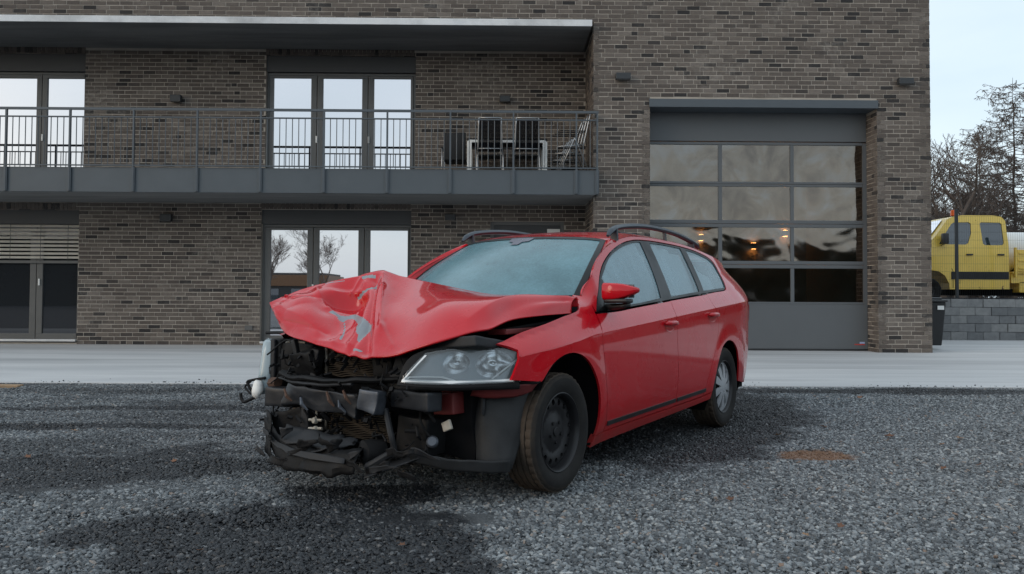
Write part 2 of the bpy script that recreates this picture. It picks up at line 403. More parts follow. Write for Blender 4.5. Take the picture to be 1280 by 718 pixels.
# balcony with its railing
BF = -.30
bal = MB().box(-14, 1.53-.012, BF+.012, 1.49, 2.93, 3.30).build('balcony', M['slab'], bld)
post_s = [-9.33+1.1675*k for k in range(-3, 10)]+[1.565]
pm = MB(); pm.bar((0,0,0), (0,0,1.52), .045, .03, (1,0,0)); pm.bbox(-.035, .035, -.014, -.006, 0, .44, .003)
pme = None
for s in post_s:
    if pme is None: o = pm.build('post', M['steel_grey'], bal, loc=(s, BF-.02, 2.93)); pme = o.data
    else: o = bpy.data.objects.new('post', pme); COL.objects.link(o); o.parent = bal; o.location = (s, BF-.02, 2.93)
bme = None
for i in range(len(post_s)-1):
    a, b = post_s[i], post_s[i+1]
    MB().bbox(a+.006 if i else a, (b-.006 if b < 1.5 else 1.592), BF, BF+.011, 2.915, 3.372, .003).build('fascia_panel', M['fascia'], bal)
    n = 9 if b-a > .9 else 2
    for k in range(1, n+1):
        s = a+(b-a)*k/(n+1)
        if bme is None:
            o = MB().tube([(0,0,0), (0,0,.885)], .0085, 6).build('baluster', M['steel_grey'], bal, loc=(s, BF-.02, 3.41)); bme = o.data
        else: o = bpy.data.objects.new('baluster', bme); COL.objects.link(o); o.parent = bal; o.location = (s, BF-.02, 3.41)
for z, t in ((4.45, .045), (4.30, .022), (3.405, .022)):
    MB().bar((-14, BF-.02, z), (1.59, BF-.02, z), .04, t).build('rail', M['steel_grey'], bal)
MB().bbox(1.581, 1.592, BF+.0115, -.012, 2.915, 3.372, .003).build('fascia_panel', M['fascia'], bal)
for z, t in ((4.45, .045), (4.30, .022), (3.405, .022)):
    MB().bar((1.565, BF, z), (1.565, -.01, z), .03, t, (0,0,1)).build('rail', M['steel_grey'], bal)
MB().box(-14, RS-.012, -.26, 1.49, 2.935-.02, 2.93-.003).build('soffit', M['slab'], bal)

# garage door
g0, g1, gy = 2.605, 6.925, .45
rows = [(.943, 1.596), (1.737, 2.392), (2.533, 3.19), (3.284, 4.006)]
cols = [(2.66, 4.02), (4.095, 5.43), (5.50, 6.85)]
fr = MB()
fr.box(g0, cols[0][0], gy, gy+.05, .03, 4.05); fr.box(cols[2][1], g1, gy, gy+.05, .03, 4.05)
gd = fr.build('garage_door', M['door_panel'], bld)
zs = [.90]+[q for r in rows for q in r]+[4.06]
for k in range(5):
    lo, hi = zs[2*k], zs[2*k+1]; mid = (lo+hi)/2
    for (a, b) in ((lo, mid-.003), (mid+.003, hi)) if 0 < k < 4 else ((lo, hi),):
        MB().bbox(cols[0][0]+.001, cols[2][1]-.001, gy+.004, gy+.046, a, b, .005).build('section_rail', M['door_panel'], gd)
for (z0, z1) in rows:
    for i in range(2): MB().bbox(cols[i][1], cols[i+1][0], gy+.006, gy+.044, z0+.001, z1-.001, .005).build('mullion', M['door_panel'], gd)
    for (a, b) in cols:
        MB().box(a+.001, b-.001, gy+.028, gy+.036, z0+.001, z1-.001).build('pane', M['glass_door'], gd)
MB().bbox(g0+.002, g1-.002, gy-.01, gy+.04, .035, .899, .006).build('bottom_panel', M['door_panel'], gd)
MB().bbox(g0+.002, g1-.002, gy+.0, gy+.05, 4.075, 4.70, .006).build('top_panel', M['door_panel'], gd)
MB().box(6.66, 6.86, gy-.013, gy-.0105, .115, .135).build('sticker', M['red_sticker'], gd)
MB().box(6.76, 6.86, gy-.013, gy-.0105, .14, .175).build('sticker', M['blue_sticker'], gd)
MB().bbox(g0+.01, g1-.01, gy-.02, gy+.06, .004, .034, .008).build('rubber_seal', M['black_plastic'], gd)
ln = MB(); ln.bbox(2.585, 6.945, -.035, -.012, 4.63, 4.785, .004); ln.box(2.601, 6.929, -.012, .44, 4.632, 4.65)
ln.build('lintel', M['steel_grey'], bld)
# the hall behind the door
M['hall'] = simple('hall_plaster', (.34,.26,.19), .9)
M['hall_dark'] = simple('hall_floor', (.03,.03,.03), .8)
hall = MB(); hall.box(2.2, 7.4, 5.0, 5.1, 0.05, 4.9); hall.box(2.1, 2.2, .55, 5.1, .05, 4.9); hall.box(7.4, 7.5, .55, 5.1, .05, 4.9); hall.box(2.2, 7.4, .55, 5.0, 4.8, 4.9)
hall.build('hall_wall', M['hall'], bld)
MB().box(2.2, 7.4, .55, 5.0, .01, .05).build('hall_floor', M['hall_dark'], bld)
t = NT('lamp_glow'); e = t.n('Emission', _Strength=80); e.inputs['Color'].default_value = (1, .50, .16, 1); M['glow'] = t.done(e)
def updown(s, z, label):
    o = empty('hall_lamp', (s, 4.9, z), 0, None); o.matrix_world = Matrix.Translation((0, BD, 0)) @ Matrix.Rotation(BYAW, 4, 'Z') @ Matrix.Translation((s, 4.90, z))
    tag(o, label, 'lamp', 'warm lamps seen through the garage door')
    MB().bbox(-.06, .06, -.05, .09, -.07, .07, .01).build('housing', M['lamp_black'], o)
    for dz in (.072, -.077): MB().box(-.045, .045, -.03, .06, dz, dz+.004).build('lamp_lens', M['glow'], o)
updown(4.75, 2.50, 'left warm up and down lamp behind the third row of garage panes')
updown(6.06, 2.30, 'lower warm up and down lamp behind the middle of the third pane row')
updown(6.85, 2.62, 'warm up and down lamp nearest the right mullion behind the garage panes')

# wall lamps
def wall_lamp(s, d, z, wd, ht, label):
    o = empty('wall_lamp'); o.matrix_world = Matrix.Translation((0, BD, 0)) @ Matrix.Rotation(BYAW, 4, 'Z') @ Matrix.Translation((s, d-.012, z))
    tag(o, label, 'wall lamp', 'black lamps on the brick facade')
    MB().bbox(-wd/2, wd/2, -.13, -.022, -ht/2, ht/2, .008).build('housing', M['lamp_black'], o)
    MB().box(-wd*.3, wd*.3, -.022, .012, -ht*.35, ht*.35).build('bracket', M['lamp_black'], o)
    MB().box(-wd*.42, wd*.42, -.12, -.03, -ht/2-.004, -ht/2).build('lamp_lens', M['frame'], o)
wall_lamp(-6.917, 1.5, 5.06, .22, .14, 'dark box lamp on the upper brick wall left of the middle balcony door')
wall_lamp(-.151, 1.5, 5.10, .22, .12, 'dark box lamp on the upper brick wall above the balcony table and chairs')
wall_lamp(-7.073, 1.5, 2.60, .23, .14, 'dark lamp under the balcony on the lower left brick wall')
wall_lamp(-1.262, 1.5, 2.645, .22, .12, 'dark lamp under the balcony above the car windscreen')
wall_lamp(2.079, 0, 5.19, .28, .12, 'grey black lamp left of the garage door lintel')
wall_lamp(7.44, 0, 5.14, .28, .12, 'grey black lamp right of the garage door near the building corner')

# ================================================================== THE GROUND
def gravel_mat(inst):
    t = NT('gravel_stone' if inst else 'gravel_bed'); 
    p = t.n('ObjectInfo').outputs['Location'] if inst else t.pos()
    sp = t.n('SeparateXYZ'); t.l(p, sp.inputs[0])
    wob = t.noise(1.6, 4, .6, p); wob2 = t.noise(6, 3, .6, p)
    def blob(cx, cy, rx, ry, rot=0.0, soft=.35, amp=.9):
        """elliptic patch with a ragged rim: 1 inside, 0 outside"""
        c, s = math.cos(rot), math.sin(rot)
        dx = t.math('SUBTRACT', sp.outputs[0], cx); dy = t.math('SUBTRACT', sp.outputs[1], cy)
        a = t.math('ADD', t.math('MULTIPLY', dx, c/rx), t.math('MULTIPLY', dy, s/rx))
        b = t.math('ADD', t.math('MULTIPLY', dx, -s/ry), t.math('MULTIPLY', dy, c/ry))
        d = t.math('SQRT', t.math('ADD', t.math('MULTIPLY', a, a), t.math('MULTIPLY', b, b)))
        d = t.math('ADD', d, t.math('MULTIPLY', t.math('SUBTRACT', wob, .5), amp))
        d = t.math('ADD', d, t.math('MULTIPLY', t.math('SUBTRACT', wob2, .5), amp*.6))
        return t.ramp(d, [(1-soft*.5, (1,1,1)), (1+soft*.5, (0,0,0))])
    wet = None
    for q in WET_SHADE:
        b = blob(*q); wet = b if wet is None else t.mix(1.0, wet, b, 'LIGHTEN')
    # broad damp streaks across the left half
    st = t.noise(.9, 4, .6, t.mapping(p, (.55, 1.9, 1)))
    left = t.ramp(t.math('ADD', t.math('MULTIPLY', sp.outputs[0], -.16), t.math('MULTIPLY', t.math('SUBTRACT', wob, .5), .5)), [(.0, (0,0,0)), (.45, (1,1,1))])
    damp = t.math('MULTIPLY', t.ramp(st, [(.38, (0,0,0)), (.62, (.75,.75,.75))]), left)
    wet = t.mix(1.0, wet, damp, 'LIGHTEN')
    rnd = t.n('ObjectInfo').outputs['Random'] if inst else t.noise(120, 2, .6, p)
    dry = t.ramp(rnd, [(0, (.050,.056,.062)), (.35, (.120,.130,.137)), (.7, (.205,.220,.229)), (.9, (.275,.292,.30)), (.965, (.41,.425,.42)), (1, (.22,.15,.11))])
    if not inst: dry = t.mix(.45, dry, (.06,.06,.06,1), 'MIX')
    wet_shade_col = t.ramp(rnd, [(0, (.010,.011,.013)), (.6, (.020,.022,.026)), (.93, (.036,.039,.043)), (.975, (.17,.175,.18)), (1, (.06,.042,.03))])
    c = t.mix(wet, dry, wet_shade_col)
    soil = blob(2.03, 5.56, .27, .22, .1, .5, 1.3)
    c = t.mix(t.math('MULTIPLY', soil, .85), c, (.20,.105,.055,1))
    c = t.mix(.35, c, t.ramp(t.noise(1.1, 5, .6, p), [(.3, (.55,.56,.6)), (.7, (1.25,1.25,1.25))]), 'MULTIPLY')
    rough = t.ramp(wet, [(0, (.8,)*3), (1, (.42,)*3)])
    nrm = t.bump(t.noise(60 if inst else 70, 3, .7, t.obj()), .35 if inst else 1.0, .004 if inst else .02)
    return t.done(t.bsdf(c, rough, 0, .5, 0, nrm))
# dark patches (x, y, rx, ry, rotation): damp in front of the wreck and along the concrete, damp with painted car shadow under and behind it
WET_SHADE = [(-.94, 3.60, .90, .74, .2, .5, 1.1), (-.75, 4.35, .62, .34, .2, .5, 1.1), (1.45, 7.2, 2.5, 1.12, 1.12, .4, .7), (1.05, 5.9, .9, .8, .5, .4, .8), (-2.6, 5.0, 1.3, .85, .3, .7, 1.5), (-1.6, 3.75, .5, .3, .3, .5, 1.2), (-.7, 3.15, .7, .4, .1, .4, 1), (4.2, 9.3, 3.2, .30, 0, .5, 1.2),
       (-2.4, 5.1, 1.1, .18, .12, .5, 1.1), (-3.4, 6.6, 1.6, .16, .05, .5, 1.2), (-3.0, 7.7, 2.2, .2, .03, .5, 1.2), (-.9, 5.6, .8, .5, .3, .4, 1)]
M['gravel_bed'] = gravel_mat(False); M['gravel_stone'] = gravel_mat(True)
def gz(x, y):
    """the yard's gentle lumps and wheel ruts"""
    if y > 9.6: f = max(0, (9.78-y)/.18)
    else: f = 1
    z = .022*noise.noise((x*.8, y*1.2, 3)) + .014*noise.noise((x*2.1, y*3.0, 7))
    z += .05*max(0, noise.noise((x*.35+2, y*2.4, 11)))*(1 if x < 0 else .35)
    # level under the wheels
    for (wx, wy) in WHEELS:
        d = math.hypot(x-wx, y-wy); k = max(0, min(1, (d-.22)/.5)); z *= k
    return z*f - .016
CAR_P = Vector((-.4584, 4.938, 0)); CAR_A = math.atan2(-.8422, -.5391)
def carw(x, y):
    c, s = math.cos(CAR_A), math.sin(CAR_A); return (CAR_P.x+c*x-s*y, CAR_P.y+s*x+c*y)
WHEELS = [carw(x, y) for x in (0, -2.711) for y in (.77, -.77)]
mb = MB(); nx, ny = 150, 110; X0, X1, Y0, Y1 = -9.0, 9.0, 1.0, 9.78
for j in range(ny+1):
    for i in range(nx+1):
        x, y = X0+(X1-X0)*i/nx, Y0+(Y1-Y0)*j/ny; mb.v.append((x, y, gz(x, y)))
for j in range(ny):
    for i in range(nx):
        a = j*(nx+1)+i; mb.f.append((a, a+1, a+nx+2, a+nx+1)); mb.mi.append(0)
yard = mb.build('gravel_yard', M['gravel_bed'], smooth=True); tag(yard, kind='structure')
far = MB(); far.add([(-400, -400, -.05), (400, -400, -.05), (400, 600, -.05), (-400, 600, -.05)], [(0,1,2,3)])
tag(far.build('ground', M['gravel_bed']), kind='structure')
ap = MB(); ap.bbox(-40, 40, 9.775, 40, -.14, .0, .006); tag(ap.build('concrete_apron', M['apron']), kind='structure')

# loose stones: one object, instanced over the bed by geometry nodes
def stone_mesh(k):
    bm = bmesh.new(); bmesh.ops.create_icosphere(bm, subdivisions=1, radius=1)
    rr = random.Random(50+k); sx, sy, sz = rr.uniform(.8, 1.25), rr.uniform(.65, .95), rr.uniform(.5, .75)
    for v in bm.verts:
        f = 1+rr.uniform(-.34, .26); v.co = Vector((v.co.x*sx*f, v.co.y*sy*f, v.co.z*sz*f))
    me = bpy.data.meshes.new('stone_shape'); bm.to_mesh(me); bm.free(); me.materials.append(M['gravel_stone']); return me
ng = bpy.data.node_groups.new('scatter_stones', 'GeometryNodeTree')
ng.interface.new_socket('Geometry', in_out='INPUT', socket_type='NodeSocketGeometry'); ng.interface.new_socket('Geometry', in_out='OUTPUT', socket_type='NodeSocketGeometry')
N = ng.nodes; L = ng.links
gi, go = N.new('NodeGroupInput'), N.new('NodeGroupOutput')
ds = N.new('GeometryNodeDistributePointsOnFaces'); ds.distribute_method = 'RANDOM'
na = N.new('GeometryNodeInputNamedAttribute'); na.data_type = 'FLOAT'; na.inputs['Name'].default_value = 'dens'
L.new(na.outputs['Attribute'], ds.inputs['Density'])
jn = N.new('GeometryNodeJoinGeometry'); io = N.new('GeometryNodeInstanceOnPoints')
STONES = bpy.data.collections.new('stone_shapes')
for k in range(6):
    so = bpy.data.objects.new('stone_shape', stone_mesh(k)); STONES.objects.link(so)
ci = N.new('GeometryNodeCollectionInfo'); ci.inputs[0].default_value = STONES; ci.inputs['Separate Children'].default_value = True; ci.inputs['Reset Children'].default_value = True
L.new(ci.outputs[0], io.inputs['Instance']); io.inputs['Pick Instance'].default_value = True
L.new(gi.outputs[0], ds.inputs['Mesh']); L.new(ds.outputs['Points'], io.inputs['Points'])
rv = N.new('FunctionNodeRandomValue'); rv.data_type = 'FLOAT_VECTOR'; rv.inputs[0].default_value = (-.5, -.5, 0); rv.inputs[1].default_value = (.5, .5, 6.283)
rs = N.new('FunctionNodeRandomValue'); rs.data_type = 'FLOAT'; rs.inputs[2].default_value = 0.0; rs.inputs[3].default_value = 1.0
pw = N.new('ShaderNodeMath'); pw.operation = 'POWER'; pw.inputs[1].default_value = 2.2; ma = N.new('ShaderNodeMath'); ma.operation = 'MULTIPLY_ADD'; ma.inputs[1].default_value = .0118; ma.inputs[2].default_value = .0050
L.new(rs.outputs[1], pw.inputs[0]); L.new(pw.outputs[0], ma.inputs[0])
L.new(rv.outputs[0], io.inputs['Rotation']); L.new(ma.outputs[0], io.inputs['Scale'])
ri = N.new('FunctionNodeRandomValue'); ri.data_type = 'INT'; ri.inputs[4].default_value = 0; ri.inputs[5].default_value = 5
L.new(ri.outputs[2], io.inputs['Instance Index'])
L.new(io.outputs[0], go.inputs[0])
sb = MB(); dens = []
step = .25; y = 2.3
while y < 9.74:
    hw = y*.67+1.7; y2 = min(9.75, y+step); n = int(2*hw/step)+1
    for i in range(n):
        x = -hw+2*hw*i/n; x2 = -hw+2*hw*(i+1)/n
        sb.add([(x, y, gz(x, y)+.004), (x2, y, gz(x2, y)+.004), (x2, y2, gz(x2, y2)+.004), (x, y2, gz(x, y2)+.004)], [(0,1,2,3)])
        dens.append((7000 if y < 4.5 else 7000-(y-4.5)*700)*(1 if abs((x+x2)/2) < y*.66+.4 else .42))
    y = y2
for i in range(60):
    x = -6.6+13.2*i/60; x2 = x+.22
    for (ya, yb, dn) in ((9.78, 9.83, 300), (9.83, 9.92, 55), (9.92, 10.5, 7)):
        sb.add([(x, ya, .006), (x2, ya, .006), (x2, yb, .006), (x, yb, .006)], [(0,1,2,3)]); dens.append(dn*max(0, .3+2.2*noise.noise((x*1.7, 5, ya))))
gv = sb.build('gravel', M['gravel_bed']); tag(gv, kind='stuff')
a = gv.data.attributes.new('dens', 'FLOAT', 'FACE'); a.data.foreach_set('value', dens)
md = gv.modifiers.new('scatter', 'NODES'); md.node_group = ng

# ================================================================== THE RED CAR
# half width of the body at length x and height z
def belt(x):
    return .966+(-.72-x)*.0643 if x<-.3 else .939-(x+.3)*.16
def crease(x):
    return .832+(-.35-x)*.062 if x<-.35 else .832-(x+.35)*.11
def hermite(K,z):
    n=len(K)
    if z<=K[0][0]:
        s=(K[1][1]-K[0][1])/(K[1][0]-K[0][0]); return K[0][1]+s*(z-K[0][0])
    for i in range(n-1):
        if z<=K[i+1][0]:
            def sl(j):
                if j<=0: return (K[1][1]-K[0][1])/(K[1][0]-K[0][0])
                if j>=n-1: return 0.0
                return (K[j+1][1]-K[j-1][1])/(K[j+1][0]-K[j-1][0])
            h=K[i+1][0]-K[i][0]; t=(z-K[i][0])/h
            return ((2*t**3-3*t*t+1)*K[i][1]+(t**3-2*t*t+t)*h*sl(i)+(-2*t**3+3*t*t)*K[i+1][1]+(t**3-t*t)*h*sl(i+1))
    return K[-1][1]
def bodyY(x,z):
    zc=crease(x); zb=belt(x)
    if z<=zc:
        y=hermite([(.14,.80),(.20,.825),(.27,.853),(.42,.882),(.58,.897),(zc-.10,.903),(zc,.900)],z)
    elif z<=zb:
        t=(z-zc)/(zb-zc); y=.900-.052*t-.022*t*t
    else:
        dz=z-zb; y=.826-.206*(dz/.41)**1.15
        k=max(0,min(1,(x+.62)/.22)); y-=6*k*k*(3-2*k)*dz*dz
    if x>0: y-=.05*(x/.5)**2
    if x<-3.0:
        t=(-3.0-x)/.82; y-=.2*t*t+.25*t**8
    if z>zb and x<-2.2:
        y-=.05*((-2.2-x)/1.0)**2*min(1,(z-zb)/.15)
    # wheel-arch flares
    for cx,cz,r in ((-.05,.345,.392),(-2.76,.325,.385)):
        d=math.hypot(x-cx,z-cz)
        if z>.15 and d<r+.15:
            k=1-max(0,d-r)/.15; y+=.011*k*k*k*(k*(6*k-15)+10)
    return y
car = empty('crashed_car', CAR_P, CAR_A)
tag(car, 'red estate car with a crumpled bonnet and its front end torn open', 'car')
def paint_mat():
    t = NT('red_paint'); p = t.obj(); sp = t.n('SeparateXYZ'); t.l(p, sp.inputs[0])
    c = t.ramp(t.noise(1.5, 4, .6, p), [(.3, (.47,.004,.011)), (.7, (.54,.005,.014))])
    # road dirt towards the sill and dried splashes on the flanks
    low = t.ramp(t.math('ADD', sp.outputs[2], t.math('MULTIPLY', t.math('SUBTRACT', t.noise(5, 5, .6, p), .5), .35)), [(.16, (.60,)*3), (.40, (.10,)*3), (.62, (0,0,0))])
    c = t.mix(low, c, (.16,.06,.05,1))
    v = t.n('TexVoronoi', _Scale=55); t.l(t.mapping(p, (1, 1, .8)), v.inputs['Vector'])
    sp1 = t.ramp(v.outputs['Distance'], [(.09, (1,1,1)), (.16, (0,0,0))]); sel = t.ramp(t.noise(2.6, 4, .65, p), [(.5, (0,0,0)), (.66, (1,1,1))])
    hz = t.ramp(sp.outputs[2], [(.2, (1,1,1)), (.88, (.25,)*3), (1.0, (0,0,0))])
    spots = t.math('MULTIPLY', t.math('MULTIPLY', sp1, sel), hz)
    c = t.mix(t.math('MULTIPLY', spots, .75), c, (.45,.36,.34,1))
    scr = t.math('MULTIPLY', t.ramp(t.noise(14, 3, .6, t.mapping(p, (1.2, 1, 14), (0, .12, 0))), [(.66, (0,0,0)), (.70, (1,1,1))]), t.ramp(t.noise(1.7, 3, .6, p), [(.56, (0,0,0)), (.66, (.5,.5,.5))]))
    c = t.mix(t.math('MULTIPLY', scr, hz), c, (.50,.30,.30,1))
    bare = t.attr('bare'); bm_ = t.ramp(t.math('ADD', bare, t.math('MULTIPLY', t.math('SUBTRACT', t.noise(38, 4, .7, p), .5), .7)), [(.48, (0,0,0)), (.53, (1,1,1))])
    c = t.mix(bm_, c, (.25,.285,.31,1))
    film = t.noise(3.5, 6, .65, p)
    rough = t.mix(low, t.ramp(film, [(.35, (.22,)*3), (.75, (.36,)*3)]), (.55,.55,.55,1))
    nrm = t.bump(t.noise(2.0, 2, .4, p), .12, .012)
    b = t.bsdf(c, rough, 0, .10, 1.0, nrm, .06)
    b.inputs['Coat Roughness'].default_value = .045
    t.l(t.math('SUBTRACT', .78, t.math('MULTIPLY', t.math('MAXIMUM', low, bm_), .78)), b.inputs['Coat Weight'])
    return t.done(b)
M['paint'] = paint_mat()
M['gloss_black'] = simple('gloss_black_trim', (.010,.011,.012), .35, 0, .2, 5, spec=.25)
M['rubber'] = simple('rubber', (.010,.010,.011), .75, 0, .25, 12, .2, 90, spec=.2)
M['shell'] = simple('inner_shell', (.006,.006,.007), .85, 0, .3, 8, spec=.1)
M['engine'] = simple('dirty_black_plastic', (.009,.009,.010), .6, 0, .5, 7, .3, 60, spec=.2)
M['engine_grey'] = simple('dirty_grey_plastic', (.022,.023,.026), .6, 0, .5, 6, .25, 60, spec=.3)
M['liner'] = simple('arch_liner_plastic', (.026,.027,.029), .6, 0, .6, 5, .2, 90, spec=.3)
M['beam'] = simple('bumper_beam_steel', (.020,.022,.027), .42, .35, .45, 9, .3, 40)
M['bright_steel'] = simple('scraped_steel', (.085,.095,.115), .42, .5, .3, 12, .2, 60)
M['red_inner'] = simple('dull_red_primer', (.16,.022,.022), .55, 0, .35, 6)
M['rust'] = simple('rusty_steel', (.085,.045,.03), .8, .1, .4, 14, .3, 60)
M['pale'] = simple('pale_connector', (.40,.37,.32), .5, 0, .2, 20)
M['steel_rim'] = simple('black_steel_rim', (.012,.012,.014), .48, .2, .3, 10, .1)
M['hubcap'] = simple('silver_hubcap', (.50,.52,.55), .32, .55, .08, 8)
M['rail_black'] = simple('roof_rail_grey', (.055,.068,.082), .38, .3, .15, 6)
M['seat'] = simple('seat_cloth', (.035,.036,.04), .9, 0, .2, 20)
M['airbag'] = simple('airbag_cloth', (.62,.66,.68), .85, 0, .06, 6)
def tyre_mat():
    t = NT('tyre_rubber'); p = t.obj()
    n = t.noise(7, 5, .65, p); mud = t.attr('tread')
    c = t.ramp(n, [(.3, (.009,.009,.010)), (.75, (.020,.0195,.019))])
    c = t.mix(t.math('MULTIPLY', mud, t.ramp(n, [(.25, (.35,)*3), (.7, (.95,)*3)])), c, (.085,.064,.048,1))
    return t.done(t.bsdf(c, .8, 0, .25, normal=t.bump(t.noise(60, 3, .6, p), .25, .003)))
M['tyre'] = tyre_mat()
def frosted_glass(name, frost, col, amount, tint):
    t = NT(name); p = t.obj()
    f = t.ramp(t.noise(2.2, 5, .6, p), [(.25, (amount*.62,)*3), (.75, (min(1, amount*1.25),)*3)])
    f2 = t.ramp(t.noise(70, 4, .75, p), [(.35, (.86,)*3), (.65, (1.06,)*3)])
    f = t.math('MULTIPLY', f, f2, True)
    tr = t.n('BsdfTransparent'); tr.inputs['Color'].default_value = C4(tint)
    df = t.n('BsdfDiffuse'); t.l(t.ramp(t.noise(3, 4, .6, p), [(.3, tuple(x*.9 for x in col)), (.7, col)]), df.inputs['Color'])
    m1 = t.n('MixShader'); t.l(f, m1.inputs[0]); t.l(tr.outputs[0], m1.inputs[1]); t.l(df.outputs[0], m1.inputs[2])
    g = t.n('BsdfGlossy', _Roughness=frost); fr = t.n('Fresnel', _IOR=1.5)
    nrm = t.bump(t.noise(260, 2, .6, p), .25, .002); t.l(nrm, g.inputs['Normal'])
    m2 = t.n('MixShader'); t.l(fr.outputs[0], m2.inputs[0]); t.l(m1.outputs[0], m2.inputs[1]); t.l(g.outputs[0], m2.inputs[2])
    return t.done(m2)
M['windscreen'] = frosted_glass('misted_windscreen', .05, (.22,.43,.50), .60, (.45,.58,.60))
M['side_glass'] = frosted_glass('misted_sky_side_glass', .02, (.32,.50,.57), .45, (.76,.88,.92))  # pale diffuse holds mist plus the sky's reflection painted in

# ---------------------------------------------------------------- panel builder
def cr_closed(pts, step=.035):
    """closed outline; corners carry a third item; the rest is rounded by Catmull-Rom"""
    n = len(pts); P = [Vector((p[0], p[1])) for p in pts]; sh = [len(p) > 2 for p in pts]; res = []
    for i in range(n):
        a, b = P[i], P[(i+1) % n]; L = (b-a).length; k = max(1, int(L/step))
        p0 = P[i-1] if not sh[i] else a-(b-a); p3 = P[(i+2) % n] if not sh[(i+1) % n] else b+(b-a)
        for j in range(k):
            t = j/k
            res.append(.5*((2*a)+(b-p0)*t+(2*p0-5*a+4*b-p3)*t*t+(3*a-p0-3*b+p3)*t**3))
    return res
def cr_open(pts, n):
    P = [Vector(p) for p in pts]; m = len(P)-1; res = []
    for i in range(n+1):
        u = min(m-1e-6, m*i/n); k = int(u); t = u-k
        a, b = P[k], P[k+1]; p0 = P[k-1] if k else a*2-b; p3 = P[k+2] if k+2 <= m else b*2-a
        res.append(.5*((2*a)+(b-p0)*t+(2*p0-5*a+4*b-p3)*t*t+(3*a-p0-3*b+p3)*t**3))
    return res
def inside(p, poly):
    c = False; n = len(poly); x, y = p
    for i in range(n):
        a, b = poly[i], poly[i-1]
        if (a[1] > y) != (b[1] > y) and x < (b[0]-a[0])*(y-a[1])/(b[1]-a[1])+a[0]: c = not c
    return c
def fill(outer, holes, grid, lines=()):
    """triangles filling a polygon with holes, with a regular lattice of inner points"""
    vs = []; es = []
    for loop in [outer]+list(holes):
        b = len(vs); n = len(loop); vs += [Vector(p) for p in loop]; es += [(b+i, b+(i+1) % n) for i in range(n)]
    bp = list(vs)
    for ln in lines:
        run = []
        for p in ln:
            if inside(p, outer) and not any(inside(p, h) for h in holes) and min((p-q).length_squared for q in bp) > .006**2: run.append(len(vs)); vs.append(p)
        es += [(a, b) for a, b in zip(run, run[1:]) if b == a+1 and (vs[a]-vs[b]).length < grid*1.5]
    bp = list(vs)
    x0 = min(p.x for p in outer); x1 = max(p.x for p in outer); y0 = min(p.y for p in outer); y1 = max(p.y for p in outer)
    j = 0; y = y0+grid*.5
    while y < y1:
        x = x0+grid*(.25 if j % 2 else .75)
        while x < x1:
            p = Vector((x, y))
            if inside(p, outer) and not any(inside(p, h) for h in holes) and min((p-q).length_squared for q in bp) > (.45*grid)**2: vs.append(p)
            x += grid
        y += grid*.87; j += 1
    r = delaunay_2d_cdt(vs, es, [], 0, 1e-6); fs = []
    for f in r[2]:
        c = sum((r[0][i] for i in f), Vector((0, 0)))/len(f)
        if inside(c, outer) and not any(inside(c, h) for h in holes): fs.append(tuple(f))
    return r[0], fs
def surf_mesh(name, outer, holes, fn, mat, parent, grid=.05, flange=.014, flip=False, lines=()):
    """a panel on the surface fn(u, v) -> point, with its edge turned inwards"""
    v2, fs = fill(outer, holes, grid, lines); e = .004
    P, Nn = [], []
    for q in v2:
        p = fn(q.x, q.y); n = (fn(q.x+e, q.y)-fn(q.x-e, q.y)).cross(fn(q.x, q.y+e)-fn(q.x, q.y-e)).normalized()
        P.append(p); Nn.append(-n if flip else n)
    cnt = {}
    for f in fs:
        for i in range(len(f)): k = (f[i], f[(i+1) % len(f)]); cnt[k] = 1
    # wind the faces along the normal
    out = []
    for f in fs:
        a, b, c = (P[i] for i in f[:3]); out.append(f if (b-a).cross(c-a).dot(Nn[f[0]]) > 0 else f[::-1])
    cnt = {}
    for f in out:
        for i in range(len(f)): cnt[(f[i], f[(i+1) % len(f)])] = 1
    rim = [k for k in cnt if (k[1], k[0]) not in cnt]
    nb = len(P); mp = {}; ex = []
    if flange:
        for a, b in rim:
            for i in (a, b):
                if i not in mp: mp[i] = nb+len(ex); ex.append(P[i]-Nn[i]*flange)
    me = bpy.data.meshes.new(name); fl = [(b, a, mp[a], mp[b]) for a, b in rim] if flange else []
    me.from_pydata(P+ex, [], out+fl); me.materials.append(mat)
    me.polygons.foreach_set('use_smooth', [True]*len(out)+[False]*len(fl))
    ln = []
    me.update()
    for pl in me.polygons:
        for vi in pl.vertices: ln.append(Nn[vi] if pl.index < len(out) else pl.normal)
    me.normals_split_custom_set(ln)
    o = bpy.data.objects.new(name, me); COL.objects.link(o); o.parent = parent; return o
def inset(poly, d):
    n = len(poly); A = sum(poly[i-1].x*poly[i].y-poly[i].x*poly[i-1].y for i in range(n)); s = 1 if A > 0 else -1; res = []
    for i in range(n):
        a, b = poly[i-1], poly[(i+1) % n]; t = (b-a).normalized(); res.append(poly[i]+Vector((-t.y, t.x))*d*s)
    return res
def bfn(side, off=0.0): return lambda x, z: Vector((x, side*(bodyY(x, z)+off), z))
def body_panel(name, pts, side, mat='paint', off=0.0, holes=(), gap=.0025, parent=None, grid=.05, flange=.014):
    if side > 0 and grid <= .06: grid *= .5
    o = inset(cr_closed(pts), gap); hs = [cr_closed(h) for h in holes]
    ls = [[Vector((.56-.02*k, crease(.56-.02*k)+dz)) for k in range(195)] for dz in (-.006, .006)] if mat == 'paint' else ()
    return surf_mesh(name, o, hs, bfn(side, off), M[mat], parent or car, grid, flange, flip=(side > 0), lines=ls)

